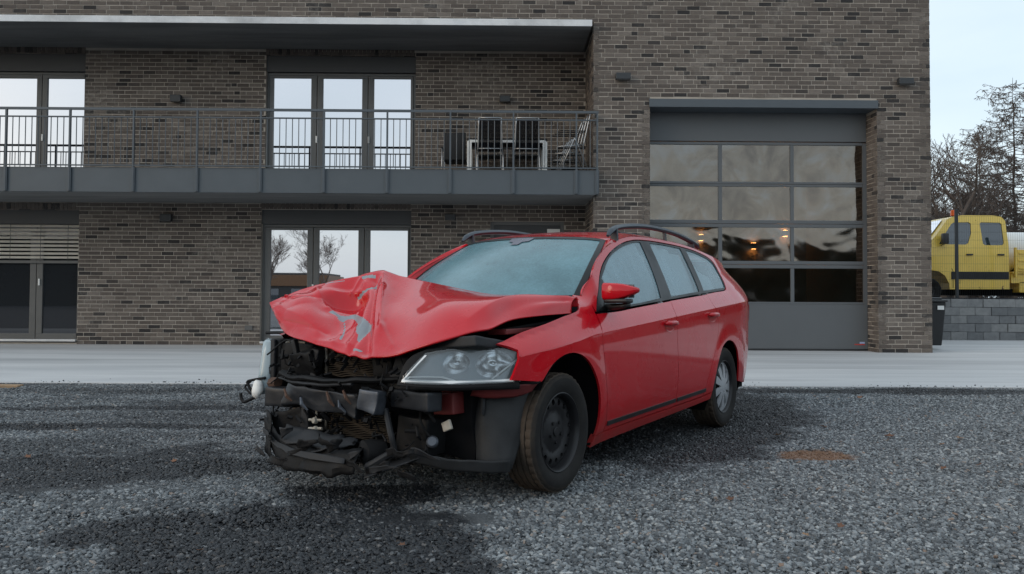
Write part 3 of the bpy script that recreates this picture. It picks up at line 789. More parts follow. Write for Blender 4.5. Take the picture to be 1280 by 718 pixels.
# ---------------------------------------------------------------- outlines in side view (x forward of the front axle, z up)
DLO = [(-.492,.956,1), (-.744,1.186), (-.981,1.312), (-1.246,1.397), (-1.476,1.440), (-1.70,1.452), (-1.988,1.450), (-2.35,1.436), (-2.647,1.409), (-2.90,1.36), (-2.965,1.30), (-2.945,1.21), (-2.90,1.125), (-2.836,1.104), (-2.345,1.073), (-1.653,1.027), (-1.024,.985), (-.768,.967)]
P_FRONT = [(-.80,.984,1), (-.735,1.160,1), (-.985,1.300), (-1.25,1.383), (-1.47,1.427), (-1.600,1.438,1), (-1.56,1.24), (-1.500,1.038,1), (-1.15,1.007)]
P_REAR = [(-1.685,1.047,1), (-1.750,1.438,1), (-2.0,1.438), (-2.298,1.426,1), (-2.280,1.26), (-2.264,1.088,1), (-1.95,1.066)]
P_QUART = [(-2.362,1.094,1), (-2.398,1.420,1), (-2.63,1.398), (-2.87,1.352), (-2.940,1.295), (-2.920,1.20), (-2.880,1.124,1), (-2.62,1.109)]
F_ARCH = [(.247,.625), (.17,.694), (.047,.737), (-.089,.737), (-.215,.692), (-.325,.598), (-.392,.487), (-.423,.345), (-.415,.238)]
R_ARCH = [(-3.016,.339), (-2.969,.487), (-2.915,.600), (-2.811,.672), (-2.666,.697), (-2.53,.650), (-2.445,.540), (-2.405,.42), (-2.39,.31)]
FENDER = [(-.47,.955,1), (-.496,1.046,1), (-.41,1.058,1), (-.30,.975), (-.10,.936), (.101,.900), (.312,.863), (.50,.812,1), (.408,.779), (.430,.735), (.489,.635,1), (.264,.611,1)]+F_ARCH[:-1]+[(-.415,.238,1), (-.535,.246,1), (-.545,.293), (-.515,.40), (-.465,.586), (-.435,.72), (-.42,.82)]
F_DOOR = [(-.478,.946,1), (-.42,.82), (-.435,.72), (-.465,.586), (-.515,.40), (-.545,.293), (-.54,.249,1), (-1.0,.262), (-1.645,.277,1), (-1.648,.32), (-1.630,.49), (-1.590,.72), (-1.578,.92), (-1.628,1.017,1), (-1.024,.976), (-.768,.957)]
R_DOOR = [(-1.628,1.019,1), (-1.578,.92), (-1.590,.72), (-1.630,.49), (-1.648,.32), (-1.645,.277,1), (-2.0,.284), (-2.215,.291,1), (-2.265,.40), (-2.33,.54), (-2.415,.68), (-2.45,.80), (-2.425,.92), (-2.375,.985), (-2.385,1.066,1)]
SILL = [(-.418,.236,1), (-.41,.168,1), (-.9,.19), (-1.6,.214), (-2.2,.236), (-2.38,.25,1), (-2.39,.31,1), (-2.22,.287), (-1.645,.272), (-1.0,.257), (-.54,.244)]
TOP = [(-.47,1.058), (-.70,1.232), (-.95,1.352), (-1.15,1.412), (-1.22,1.430), (-1.45,1.468), (-1.70,1.480), (-1.99,1.478), (-2.35,1.464), (-2.647,1.438), (-2.93,1.402), (-3.15,1.372), (-3.35,1.345)]
SIDE = [(-2.385,1.068,1), (-2.375,.985), (-2.425,.92), (-2.45,.80), (-2.415,.68), (-2.33,.54), (-2.265,.40), (-2.218,.292,1), (-2.39,.312,1)]+[p for p in R_ARCH[::-1][1:-1]]+[(-3.016,.339,1), (-3.3,.30), (-3.62,.30), (-3.74,.40,1), (-3.775,.62), (-3.745,.92), (-3.66,1.06), (-3.48,1.26), (-3.35,1.345,1)]+[(a, b) for a, b in TOP[::-1][1:-1]]+[(-.47,1.058,1), (-.489,.958,1)]+[(p[0]+.006*(1 if i < 3 else 0), p[1]+.006) for i, p in enumerate(DLO[1:13])]+[(-2.836,1.100), (-2.60,1.084)]
for side in (1, -1):
    body_panel('fender', FENDER, side, grid=.036)
    fd = body_panel('front_door', F_DOOR, side); rd = body_panel('rear_door', R_DOOR, side)
    body_panel('quarter_panel', SIDE, side, gap=.001, grid=.06)
    body_panel('sill', SILL, side, flange=.03)
    body_panel('window_trim', DLO, side, 'gloss_black', -.004, [P_FRONT, P_REAR, P_QUART], gap=.001, flange=.03)
    for q, par in ((P_FRONT, fd), (P_REAR, rd), (P_QUART, car)):
        surf_mesh('side_window', inset(cr_closed(q), -.006), [], bfn(side, -.010), M['side_glass'], par, .08, 0, flip=(side > 0))
    # mirror sail, rub strips
    body_panel('mirror_sail', [(-.60,.972,1), (-.73,1.135,1), (-.79,1.0,1), (-.78,.978,1)], side, 'gloss_black', -.001, flange=.02)
    for par, (a, b) in ((fd, (-.56, -1.635)), (rd, (-1.662, -2.245))):
        za, zb = .272+(-.56-a)*.024, .272+(-.56-b)*.024
        body_panel('rub_strip', [(a, za+.006, 1), (a, za+.036, 1), (b, zb+.036, 1), (b, zb+.006, 1)], side, 'black_plastic', .008, parent=par, flange=.016)
    # door handles with their recess
    for par, hx, hz in ((fd, -1.445, .862), (rd, -2.31, .905)):
        s_ = 1
        cup = [(hx+.085*math.cos(a), hz-.012+.042*math.sin(a)) for a in [2*math.pi*k/16 for k in range(16)]]
        def cupfn(x, z, hx=hx, hz=hz, side=side):
            d = min(1, math.hypot((x-hx)/.085, (z-hz+.012)/.042)); return Vector((x, side*(bodyY(x, z)+.002-.012*(1-d*d)), z))
        surf_mesh('handle_recess', [Vector(c) for c in cup], [], cupfn, M['paint'], par, .016, 0, flip=(side > 0))
        h = MB(); pts = []
        for k in range(9):
            u = -1+2*k/8; x = hx+u*.105; pts.append((x, side*(bodyY(x, hz)+.012+.016*(1-u**4)), hz+.006-.003*u*u))
        h.tube(pts, [.007, .0135, .0155, .0155, .0155, .0155, .0155, .0135, .007], 8, flat=1.15); h.build('handle', M['paint'], par, True)
        x = hx-.135; h = MB(); h.lathe([(.0, .006), (.010, .005), (.012, 0)], 12, Matrix.Translation((x, side*(bodyY(x, hz)+.001), hz+.004)) @ (Matrix.Rotation(math.pi, 4, 'X') if side < 0 else Matrix.Identity(4)))
        h.build('lock_cover', M['paint'], par, True)

# ---------------------------------------------------------------- roof, pillars, windscreen
def interp(tab, x):
    for (a, b), (c, d) in zip(tab, tab[1:]):
        if (x <= a and x >= c) or (x >= a and x <= c): return b+(d-b)*(x-a)/(c-a)
    return tab[-1][1] if x < tab[-1][0] else tab[0][1]
TOPS = [(q.x, q.y) for q in cr_open([(a, b, 0) for a, b in TOP], 60)]
def top_pt(x, side): z = interp(TOPS, x); return Vector((x, side*bodyY(x, z), z))
XF, XR = -1.15, -3.35
def roof_fn(u, s):
    xe = XF+(XR-XF)*u; z = interp(TOPS, xe); y = bodyY(xe, z)
    x = xe+(.13*(1-s*s)*max(0, 1-u*5) if u < .2 else -.10*(1-s*s)*max(0, (u-.8)*5))
    a = abs(s); return Vector((x, s*y, z+.022*(1-a**2)+.026*(1-a**9)))
rm = MB(); NU, NS = 44, 28
ss = [-1+2*k/NS for k in range(NS+1)]; ss = [math.copysign(abs(q)**.8, q) for q in ss]
rm.v = [tuple(roof_fn(i/NU, s)) for i in range(NU+1) for s in ss]
rm.f = [(i*(NS+1)+k, (i+1)*(NS+1)+k, (i+1)*(NS+1)+k+1, i*(NS+1)+k+1) for i in range(NU) for k in range(NS)]; rm.mi = [0]*len(rm.f)
roof = rm.build('roof', M['paint'], car, True)
sr = MB(); n1, n2 = 14, 10
for i in range(n1+1):
    for k in range(n2+1): q = roof_fn(.20+.36*i/n1, -.74+1.48*k/n2); sr.v.append((q.x, q.y, q.z+.008))
sr.f = [(i*(n2+1)+k, (i+1)*(n2+1)+k, (i+1)*(n2+1)+k+1, i*(n2+1)+k+1) for i in range(n1) for k in range(n2)]; sr.mi = [0]*len(sr.f)
so = sr.build('sunroof', M['gloss_black'], car, True); sm = so.modifiers.new('thick', 'SOLIDIFY'); sm.thickness = .02; sm.offset = -1
def ws_side(t, side=1):
    """edge of the windscreen along the pillar, t 0 at the cowl, 1 at the roof"""
    a = roof_fn(0, .93*side); b = Vector((-.475, .722*side, 1.030)); q = b.lerp(a, t)
    k = math.sin(math.pi*t); return q+Vector((.010, .016*side, .022))*k
def ws_fn(s, t):
    e = ws_side(t, 1 if s >= 0 else -1); q = 1-s*s
    top, edge = roof_fn(0, s*.93), roof_fn(0, .93)
    return Vector((e.x+q*.30*(1-t)+t*(top.x-edge.x), abs(e.y)*s, e.z-(1-t)*.01*q+t*(top.z-edge.z)))
def ws_loop(m, b, t_): return [Vector((-1+m, b)), Vector((1-m, b)), Vector((1-m, 1-t_)), Vector((-1+m, 1-t_))]
def densify(loop, step):
    res = []
    for i, a in enumerate(loop):
        b = loop[(i+1) % len(loop)]; k = max(1, int((b-a).length/step))
        res += [a.lerp(b, j/k) for j in range(k)]
    return res
W_IN = densify(ws_loop(.055, .055, .045), .06); W_OUT = densify(ws_loop(0.004, 0, .004), .06)
wsn = surf_mesh('windscreen', densify(ws_loop(.03, .03, .02), .06), [], lambda s, t: ws_fn(s, t)-Vector((.3,0,.95))*.004, M['windscreen'], car, .09, 0)
surf_mesh('windscreen_seal', W_OUT, [W_IN], ws_fn, M['gloss_black'], car, .09, .008)
# black sensor panel at the top of the screen
sp_ = [Vector((-.16, .972)), Vector((.16, .972)), Vector((.14, .90)), Vector((.06, .885)), Vector((.05, .83)), Vector((-.05, .83)), Vector((-.06, .885)), Vector((-.14, .90))]
surf_mesh('sensor_panel', densify(sp_, .05), [], lambda s, t: ws_fn(s, t)+Vector((.3,0,.95))*.0015, simple('frit_print', (.10,.10,.14), .3), car, .05, 0)
# A-pillars: a rounded strip between the windscreen edge and the side panel
for side in (1, -1):
    pm_ = MB(); n, mm = 24, 8
    for i in range(n+1):
        t = i/n; a = ws_side(t, side)
        j = t; xs = -.47+(XF+.47)*t; b = top_pt(xs, side)
        for k in range(mm+1):
            u = k/mm; q = a.lerp(b, u); o = Vector((.35, .62*side, .70))*(.020*math.sin(math.pi*u)); pm_.v.append(tuple(q+o))
    pm_.f = [(i*(mm+1)+k, i*(mm+1)+k+1, (i+1)*(mm+1)+k+1, (i+1)*(mm+1)+k) for i in range(n) for k in range(mm)]; pm_.mi = [0]*len(pm_.f)
    pm_.build('windscreen_pillar', M['paint'], car, True)

# tail: closes the body between the two quarter panels
tail_edge = [(-3.35,1.345), (-3.48,1.26), (-3.66,1.06), (-3.745,.92), (-3.775,.62), (-3.74,.40), (-3.62,.30)]
te = [(q.x, q.y) for q in cr_open([(a, b, 0) for a, b in tail_edge], 36)]
def tail_grid(i0, i1, sa=1.0, sb=None):
    m = MB(); ns = 16
    for i in range(i0, i1+1):
        x, z = te[i]; y = bodyY(x, z)
        for k in range(ns+1): s = (-sa if sb is None else sb)+(2*sa if sb is None else sa-sb)*k/ns; m.v.append((x-.09*(1-s*s)*(1 if i > 3 else i/3), s*y, z+(.03*(1-s*s) if i < 6 else 0)))
    nr = i1-i0+1; m.f = [(i*(ns+1)+k, i*(ns+1)+k+1, (i+1)*(ns+1)+k+1, (i+1)*(ns+1)+k) for i in range(nr-1) for k in range(ns)]; m.mi = [0]*len(m.f); return m
tail_grid(0, 3).build('rear_spoiler', M['paint'], car, True); tail_grid(3, 13, .82).build('rear_window', M['gloss_black'], car, True); tail_grid(3, 13, 1, .82).build('tailgate_frame', M['paint'], car, True); tail_grid(3, 13, -.82, -1).build('tailgate_frame', M['paint'], car, True)
tail_grid(13, 22).build('tailgate', M['paint'], car, True); tail_grid(22, 36).build('rear_bumper', M['paint'], car, True)
M['tail_red'] = simple('tail_light_red', (.30,.008,.01), .12, 0, .1, 5, coat=1)
for side in (1, -1):
    body_panel('tail_light', [(-3.46,.98,1), (-3.52,.83,1), (-3.70,.83), (-3.735,.90), (-3.70,.985,1)], side, 'tail_red', .006, flange=.02, grid=.04)

# roof rails
for side in (1, -1):
    r0 = MB(); pts = cr_open([(-1.10,.60,1.452), (-1.16,.598,1.492), (-1.27,.596,1.522), (-1.53,.596,1.549), (-1.83,.597,1.560), (-2.255,.60,1.547), (-2.60,.605,1.508), (-2.74,.61,1.478), (-2.80,.612,1.455)], 40)
    pts = [(p.x, p.y*side, p.z) for p in pts]; rad = [.012+.012*min(1, k/4, (40-k)/4) for k in range(41)]
    r0.tube(pts, rad, 8, flat=.8)
    for x in (-1.20, -2.09, -2.66):
        z = interp([(p[0], p[2]) for p in pts], x); zr = interp(TOPS, x)
        r0.bar((x-.01, .598*side, zr), (x, .598*side, z), .05 if x != -2.09 else .022, .022)
    r0.build('roof_rail', M['rail_black'], car, True, angle=50)

# door mirrors
for side in (1, -1):
    b = MB(); b.tube([(-.66, .80*side, .985), (-.64, .86*side, .985), (-.62, .93*side, .99), (-.615, .98*side, 1.0)], [.028, .026, .022, .020], 8, flat=.75)
    arm = b.build('door_mirror', M['black_plastic'], car, True)
    sec = [(.826, .044, .044, 1.079), (.834, .056, .053, 1.078), (.90, .060, .051, 1.077), (.955, .056, .042, 1.080), (1.0, .046, .025, 1.083), (1.028, .030, .013, 1.086), (1.034, .012, .005, 1.087)]
    mbb = MB(); ns = 16
    for y, rx, rz, zc_ in sec:
        yy = y*side
        for k in range(ns):
            a = 2*math.pi*k/ns; ca, sa = math.cos(a), math.sin(a)
            px = math.copysign(abs(ca)**.45, ca)*rx; pz = math.copysign(abs(sa)**.36, sa)*rz
            if px < 0: px *= .55
            mbb.v.append((-.60+px-(y-.83)*.18, yy, zc_+pz))
    nr = len(sec); mbb.f = [(i*ns+k, i*ns+(k+1) % ns, (i+1)*ns+(k+1) % ns, (i+1)*ns+k) for i in range(nr-1) for k in range(ns)]+[tuple(range(ns)), tuple(range((nr-1)*ns, nr*ns))]; mbb.mi = [0]*len(mbb.f)
    mbb.build('mirror_cap', M['paint'], arm, True, angle=60)
    bb = MB(); bb.bbox(-.655, -.56, min(.835*side, .99*side), max(.835*side, .99*side), 1.008, 1.035, .01); bb.build('mirror_base', M['black_plastic'], arm, True, angle=50)
    gl = MB(); gl.bbox(-.645, -.638, min(.85*side, 1.0*side), max(.85*side, 1.0*side), 1.04, 1.12, .004); gl.build('mirror_glass', M['bright_steel'], arm)

# ---------------------------------------------------------------- wheels
def tyre_mb():
    """tyre with grooves and blocks; the axle is local Y, outer face at +Y"""
    n = 120; prof = [(.205,.060), (.212,.086), (.235,.098), (.265,.1035), (.290,.102), (.303,.096), (.3105,.088)]
    tread = []
    for a, b in ((.086,.058), (.050,.022), (.015,-.015), (-.022,-.050), (-.058,-.086)): tread += [(.316,a), (.318,(a+b)/2), (.316,b), (.309,b-.002), (.309,b-.006)]
    prof += tread[:-2]+[(.3105,-.088), (.303,-.096), (.265,-.1035), (.212,-.086), (.205,-.060)]
    v, f, at = [], [], []
    for i, (r, h) in enumerate(prof):
        for k in range(n):
            rr = r
            if 6 <= i <= 11 and k % 3 == 0: rr -= .0055
            if 24 <= i <= 30 and k % 3 == 1: rr -= .0055
            if 12 <= i <= 23 and (k+i//5) % 5 == 0 and r > .314: rr -= .003
            a = 2*math.pi*k/n; v.append((rr*math.cos(a), h, rr*math.sin(a)))
    f = [(i*n+k, i*n+(k+1) % n, (i+1)*n+(k+1) % n, (i+1)*n+k) for i in range(len(prof)-1) for k in range(n)]
    return v, f, [1.0 if .308 <= max(prof[i][0], prof[i+1][0]) and 6 <= i <= 29 else (.35 if i in (4, 5) else .06) for i in range(len(prof)-1) for k in range(n)]
tv, tf, ta = tyre_mb()
tyre_me = bpy.data.meshes.new('tyre'); tyre_me.from_pydata(tv, [], tf); tyre_me.materials.append(M['tyre'])
bmx = bmesh.new(); bmx.from_mesh(tyre_me); bmesh.ops.recalc_face_normals(bmx, faces=bmx.faces); bmx.to_mesh(tyre_me); bmx.free()
a_ = tyre_me.attributes.new('tread', 'FLOAT', 'FACE'); a_.data.foreach_set('value', ta)
tyre_me.polygons.foreach_set('use_smooth', [True]*len(tyre_me.polygons)); tyre_me.set_sharp_from_angle(angle=R(28))
def circ(cx, cy, r, n, r2=None, ph=0): return [Vector((cx+r*math.cos(ph+2*math.pi*k/n), cy+(r2 or r)*math.sin(ph+2*math.pi*k/n))) for k in range(n)]
def disc_mesh(name, outer, holes, hfun, mat, grid):
    o = surf_mesh(name, outer, holes, lambda u, v: Vector((u, hfun(math.hypot(u, v)), v)), mat, None, grid, .012, flip=True)
    me = o.data; bpy.data.objects.remove(o); return me
def steel_h(r): return .058 if r < .05 else (.058-.018*(r-.05)/.06 if r < .11 else (.040+.012*math.sin((r-.11)/.085*math.pi) if r < .195 else .036))
holes = []
for k in range(16):
    a = 2*math.pi*(k+.5)/16; rr = .160; pts = []
    for j in range(10):
        b = 2*math.pi*j/10; u = rr+.017*math.cos(b); w_ = .0155*math.sin(b); pts.append(Vector((u*math.cos(a)-w_*math.sin(a), u*math.sin(a)+w_*math.cos(a))))
    holes.append(pts)
rim_me = disc_mesh('steel_disc', circ(0, 0, .197, 72), holes+[circ(0, 0, .027, 18)], steel_h, M['steel_rim'], .017)
def cap_h(r): return .086-.020*(r/.2)**2-(.012 if r < .03 else 0)*0
holes = []
for k in range(9):
    a = 2*math.pi*k/9+.2
    def pp(r, d): return Vector((r*math.cos(a)-d*math.sin(a), r*math.sin(a)+d*math.cos(a)))
    holes.append([pp(.070, -.003), pp(.10, -.010), pp(.14, -.019), pp(.170, -.027), pp(.182, -.020), pp(.185, 0), pp(.182, .020), pp(.170, .027), pp(.14, .019), pp(.10, .010), pp(.070, .003)])
    b = a+math.pi/9
cap_me = disc_mesh('hubcap', circ(0, 0, .203, 72), holes, cap_h, M['hubcap'], .018)
def child_mesh(name, me, parent):
    o = bpy.data.objects.new(name, me); COL.objects.link(o); o.parent = parent; return o
def wheel(x, side, capped, steer=0.0, rot=0.0):
    w_ = empty('wheel', (x, side*.772, .318), 0, car)
    w_.rotation_euler = (0, rot, (0 if side > 0 else math.pi)+steer)
    child_mesh('tyre', tyre_me, w_)
    rb_ = MB(); rb_.lathe([(.207,.062), (.2105,.080), (.2135,.089), (.209,.091), (.200,.083), (.196,.062), (.193,.040), (.190,.0), (.188,-.09)], 56); rb_.build('rim', M['steel_rim'], w_, True, angle=50)
    child_mesh('steel_disc', rim_me, w_)
    bk = MB(); bk.lathe([(.0,-.01), (.186,-.01)], 40); bk.build('brake_disc', M['shell'], w_)
    if capped: child_mesh('hubcap', cap_me, w_)
    else:
        hb = MB()
        hb.lathe([(.0,.066), (.024,.066), (.027,.062), (.027,.05)], 20)
        for k in range(5):
            a = 2*math.pi*k/5; hb.lathe([(0,.066), (.009,.066), (.0105,.052)], 6, Matrix.Translation((.056*math.cos(a), 0, .056*math.sin(a))))
        hb.build('hub_and_bolts', M['steel_rim'], w_, True, angle=35)
    return w_
wheel(0, 1, False, .0, .3); wheel(0, -1, False); wheel(-2.711, 1, True, 0, .1); wheel(-2.711, -1, True)
# arch housings
for side in (1, -1):
    for (x, z, r) in ((-.06, .345, .385), (-2.72, .32, .375)):
        m = MB(); arc = R(230 if x < -1 else 170); a0 = R(-25); n = 28
        for k in range(n+1):
            a = a0+arc*k/n
            for y in (.885, .50): m.v.append((x-r*math.cos(a), side*y, z+r*math.sin(a)))
        m.f = [(2*k, 2*k+1, 2*k+3, 2*k+2) for k in range(n)]; b = len(m.v)
        m.v += [(x, side*.50, z)]; m.f += [(b, 2*k+3, 2*k+1) for k in range(n)]; m.mi = [0]*len(m.f)
        # pull the outer edge just inside the panels
        m.v = [(p[0], side*min(abs(p[1]), bodyY(p[0], p[2])-.006), p[2]) for p in m.v]
        m.build('wheel_arch_liner', M['shell'], car, True)

# ---------------------------------------------------------------- dark inner shell, seats, dashboard
ish = MB()
ish.box(-3.3, -.35, -.62, .62, .21, .27); ish.box(-.46, -.36, -.74, .74, .27, .94)
for s in (1, -1):
    ish.box(-2.30, -.47, min(.80*s, .775*s), max(.80*s, .775*s), .25, .93); ish.box(-3.45, -3.1, min(.74*s, .70*s), max(.78*s, .74*s), .25, .95); ish.box(-3.1, -2.3, min(.80*s, .775*s), max(.80*s, .775*s), .72, 1.0)
ish.build('inner_shell', M['shell'], car)
db = MB(); db.bbox(-.95, -.50, -.72, .72, .70, .955, .05); db.build('dashboard', M['seat'], car, True, angle=50)
for s in (.37, -.37):
    st_ = MB(); st_.bbox(-1.72, -1.20, s-.25, s+.25, .42, .58, .05)
    st_.xbox(Matrix.Translation((-1.80, s, .85)) @ Matrix.Rotation(R(-16), 4, 'Y'), .16, .48, .62, .05)
    st_.xbox(Matrix.Translation((-1.93, s, 1.22)) @ Matrix.Rotation(R(-12), 4, 'Y'), .09, .26, .17, .03); st_.build('front_seat', M['seat'], car, True, angle=60)
st_ = MB(); st_.bbox(-2.62, -2.15, -.62, .62, .42, .58, .05); st_.xbox(Matrix.Translation((-2.72, 0, .83)) @ Matrix.Rotation(R(-18), 4, 'Y'), .16, 1.24, .6, .05); st_.build('rear_seat', M['seat'], car, True, angle=60)
ab = MB(); bmx = bmesh.new(); bmesh.ops.create_uvsphere(bmx, u_segments=20, v_segments=14, radius=1)
for v in bmx.verts: v.co = Vector((v.co.x*.17, v.co.y*.26, v.co.z*.16))*(1+.08*noise.noise(v.co*2.5))
ab.bm(bmx, Matrix.Translation((-.66, -.14, 1.10)) @ Matrix.Rotation(R(25), 4, 'Y')); ab.build('airbag', M['airbag'], car, True)
stw = MB(); T = Matrix.Translation((-1.0, .37, .94)) @ Matrix.Rotation(R(65), 4, 'Y')
ring = [T @ Vector((.185*math.cos(a), .185*math.sin(a), 0)) for a in [2*math.pi*k/28 for k in range(29)]]
stw.tube(ring, .015, 6, False); stw.xbox(T, .10, .34, .03, .012); stw.build('steering_wheel', M['seat'], car, True, angle=50)
# curtain airbags hang inside the side windows
for side in (1, -1):
    for x0, x1, zb0 in ((-.86, -1.62, 1.0), (-1.68, -2.80, 1.06)):
        m = MB(); nx_, nz_ = 40, 10
        for i in range(nx_+1):
            x = x0+(x1-x0)*i/nx_
            for k in range(nz_+1):
                zt = min(interp(TOPS, x)-.04, interp([(-.5,2), (-1.88,1.50), (-2.05,1.405), (-2.28,1.365), (-2.37,1.335), (-2.60,1.245), (-2.86,1.11)], x)); z = zb0+(zt-zb0)*k/nz_
                y = bodyY(x, z)-.055-.022*math.sin(x*34+1.3*math.sin(z*7))-.01*math.sin(x*71)
                m.v.append((x, side*y, z))
        m.f = [(i*(nz_+1)+k, (i+1)*(nz_+1)+k, (i+1)*(nz_+1)+k+1, i*(nz_+1)+k+1) for i in range(nx_) for k in range(nz_)]; m.mi = [0]*len(m.f)
        m.build('curtain_airbag', M['airbag'], car, True)

# ---------------------------------------------------------------- crumpled bonnet
HF = [(.59,-.735,.958), (.66,-.551,.835), (.72,-.291,.79), (.75,-.065,.756), (.77,.139,.741), (.76,.342,.76), (.68,.598,.834), (.52,.724,.884), (.30,.738,.927), (.08,.78,.943), (-.19,.819,.952)]
HB = [(.56,-.795,1.002), (.42,-.781,1.053), (.28,-.644,1.12), (.20,-.48,1.155), (.14,-.317,1.189), (.08,-.204,1.165), (-.02,.082,1.103), (-.10,.337,1.053), (-.20,.528,1.040), (-.25,.713,1.036), (-.30,.795,1.037)]
BULGE = [.0, .030, .035, .0, .0, .035, .075, .085, .070, .050, .030]
rowsH = [[], [], [], [], []]
for j in range(11):
    f, b = Vector(HF[j]), Vector(HB[j]); n = Vector((.55, 0, .83))
    rowsH[0].append(f)
    for q, r in ((1, .34), (2, .70)): rowsH[q].append(f.lerp(b, r)+n*BULGE[j]*4*r*(1-r)*(1.15 if q == 1 else .9))
    rowsH[3].append(b)
    c = Vector((-.30+.12*math.sin(math.pi*j/10), -.78+1.575*j/10, 1.0))
    rowsH[4].append(c if j < 7 else b.lerp(c, .35)+Vector((-.02, 0, -.035)))
# the big dent left of the ridge, and the ridge itself
rowsH[1][3] += Vector((-.055, .0, -.012)); rowsH[2][3] += Vector((-.065, -.01, -.035)); rowsH[2][4] += Vector((.02, 0, .012)); rowsH[1][4] += Vector((.03, .01, .0))
rowsH[1][5] += Vector((-.01, 0, -.012)); rowsH[2][5] += Vector((-.02, 0, -.022)); rowsH[2][2] += Vector((.02, -.01, .012)); rowsH[1][1] += Vector((.02, -.01, .0))
def crm(P, u):
    m = len(P)-1; u = max(0, min(m-1e-6, u)); k = int(u); t = u-k
    a, b = P[k], P[k+1]; p0 = P[k-1] if k else a*2-b; p3 = P[k+2] if k+2 <= m else b*2-a
    return .5*((2*a)+(b-p0)*t+(2*p0-5*a+4*b-p3)*t*t+(3*a-p0-3*b+p3)*t**3)
def seg_d(p, a, b):
    ax, ay = p[0]-a[0], p[1]-a[1]; bx, by = b[0]-a[0], b[1]-a[1]; h = max(0, min(1, (ax*bx+ay*by)/(bx*bx+by*by))); return math.hypot(ax-bx*h, ay-by*h)
# folds (u0,v0,u1,v1,width,height) in net coordinates: u across 0..10, v front to crest 0..3
FOLDS = [(4.25,2.85,4.35,2.2,.16,.014), (4.35,2.2,4.6,.85,.14,.022), (4.6,.85,4.9,.3,.2,.012), (3.95,2.6,4.05,.2,.20,-.030), (2.55,1.92,3.35,1.94,.26,-.050), (2.5,2.30,3.3,2.36,.16,.018), (3.2,1.45,3.5,2.6,.14,.012), (3.1,2.2,4.0,2.4,.08,-.010),
         (1.9,2.65,2.4,1.55,.07,.010), (2.4,1.55,3.0,.35,.08,.009), (1.2,.7,2.5,.45,.07,-.008), (3.35,2.9,2.9,2.3,.07,.009), (.8,2.15,2.3,1.95,.07,-.007), (3.4,.2,3.75,1.1,.06,.009), (5.1,.1,4.7,1.0,.08,-.007), (1.7,2.6,2.3,1.4,.32,-.014), (.9,1.5,2.2,.5,.30,.014), (2.8,.2,3.4,.9,.18,.013), (3.5,.0,3.9,.9,.12,-.014), (4.9,.2,5.5,1.3,.40,-.014), (6.6,.4,9.6,2.3,.45,.016), (7.2,.15,9.5,1.5,.35,-.012), (.5,1.2,1.4,2.4,.22,.010), (2.2,.1,3.6,.3,.18,.010)]
def hood_pt(u, v):
    cols = [crm(r, u) for r in rowsH]
    if v <= 3: return crm(cols[:4], v)
    t = v-3; return cols[3].lerp(cols[4], t)+Vector((0, 0, .025*math.sin(math.pi*t)))
hm = MB(); HU, HV = 260, 120
bare = []
# torn paint (net coordinates): the zinc-grey shape in the middle, and the scars by the ridge
SCAR = [Vector(q) for q in ((2.41,1.36), (2.50,1.48), (2.59,1.40), (2.68,1.32), (2.82,1.36), (3.05,1.50), (3.65,1.27), (4.10,1.08), (4.15,.95), (3.96,.88), (3.86,.67), (3.77,.45), (3.67,.49), (3.67,.65), (3.53,.85), (3.54,1.01), (3.06,1.30), (2.87,1.22), (2.83,1.08), (2.92,.85), (3.05,.52), (3.08,.31), (2.98,.31), (2.97,.57), (2.86,.92), (2.81,1.04), (2.68,1.04), (2.62,1.17), (2.50,1.28))]
SCAR2 = [(3.12,2.21,3.98,2.39,.035), (3.41,2.86,3.85,2.80,.06), (2.1,2.92,2.73,2.90,.022), (3.64,.17,3.85,.19,.04), (4.2,2.7,3.75,2.3,.02)]
for i in range(HU+1):
    u = 10*i/HU
    for k in range(HV+1):
        v = 4*k/HV; p = hood_pt(u, v); e = .03
        n = (hood_pt(min(10, u+e), v)-hood_pt(max(0, u-e), v)).cross(hood_pt(u, min(4, v+e))-hood_pt(u, max(0, v-e)))
        n = n.normalized() if n.length > 1e-9 else Vector((.6, 0, .8))
        if n.x+n.z < 0: n = -n
        h = 0
        for (a, b, c, d, w_, ht) in FOLDS:
            q = seg_d((u, v), (a, b), (c, d))/w_; h += ht*math.exp(-q*q if ht < 0 and w_ >= .2 else -q) if q < 6 else 0
        cr_ = max(0, 1-max(0, u-4.0)/1.4)*min(1, u/.8)
        h += cr_*(.016*(abs(noise.noise((u*.85, v*1.0, 4.2)))-.2)+.002*noise.noise((u*3, v*3, 1)))+.002*noise.noise((u*1.4, v*1.1, 9))
        h *= min(1, (4-v)/.6)
        hm.v.append(tuple(p+n*h))
        s_ = 1.0 if inside((u, v), SCAR) else 0.0
        for (a, b, c, d, w_) in SCAR2:
            if seg_d((u, v), (a, b), (c, d)) < w_: s_ = 1.0
        bare.append(s_)
hm.f = [(i*(HV+1)+k, (i+1)*(HV+1)+k, (i+1)*(HV+1)+k+1, i*(HV+1)+k+1) for i in range(HU) for k in range(HV)]; hm.mi = [0]*len(hm.f)
me = bpy.data.meshes.new('bonnet'); me.from_pydata(hm.v, [], hm.f); me.materials.append(M['paint'])
a_ = me.attributes.new('bare', 'FLOAT', 'POINT'); a_.data.foreach_set('value', bare)
me.polygons.foreach_set('use_smooth', [True]*len(me.polygons)); me.update()
if sum(p.normal.z for p in me.polygons) < 0: me.flip_normals()
hood = bpy.data.objects.new('bonnet', me); COL.objects.link(hood); hood.parent = car; hood['label'] = 'crumpled red bonnet folded into a peak with paint torn to bare metal'
sm = hood.modifiers.new('thick', 'SOLIDIFY'); sm.thickness = .010; sm.offset = -1

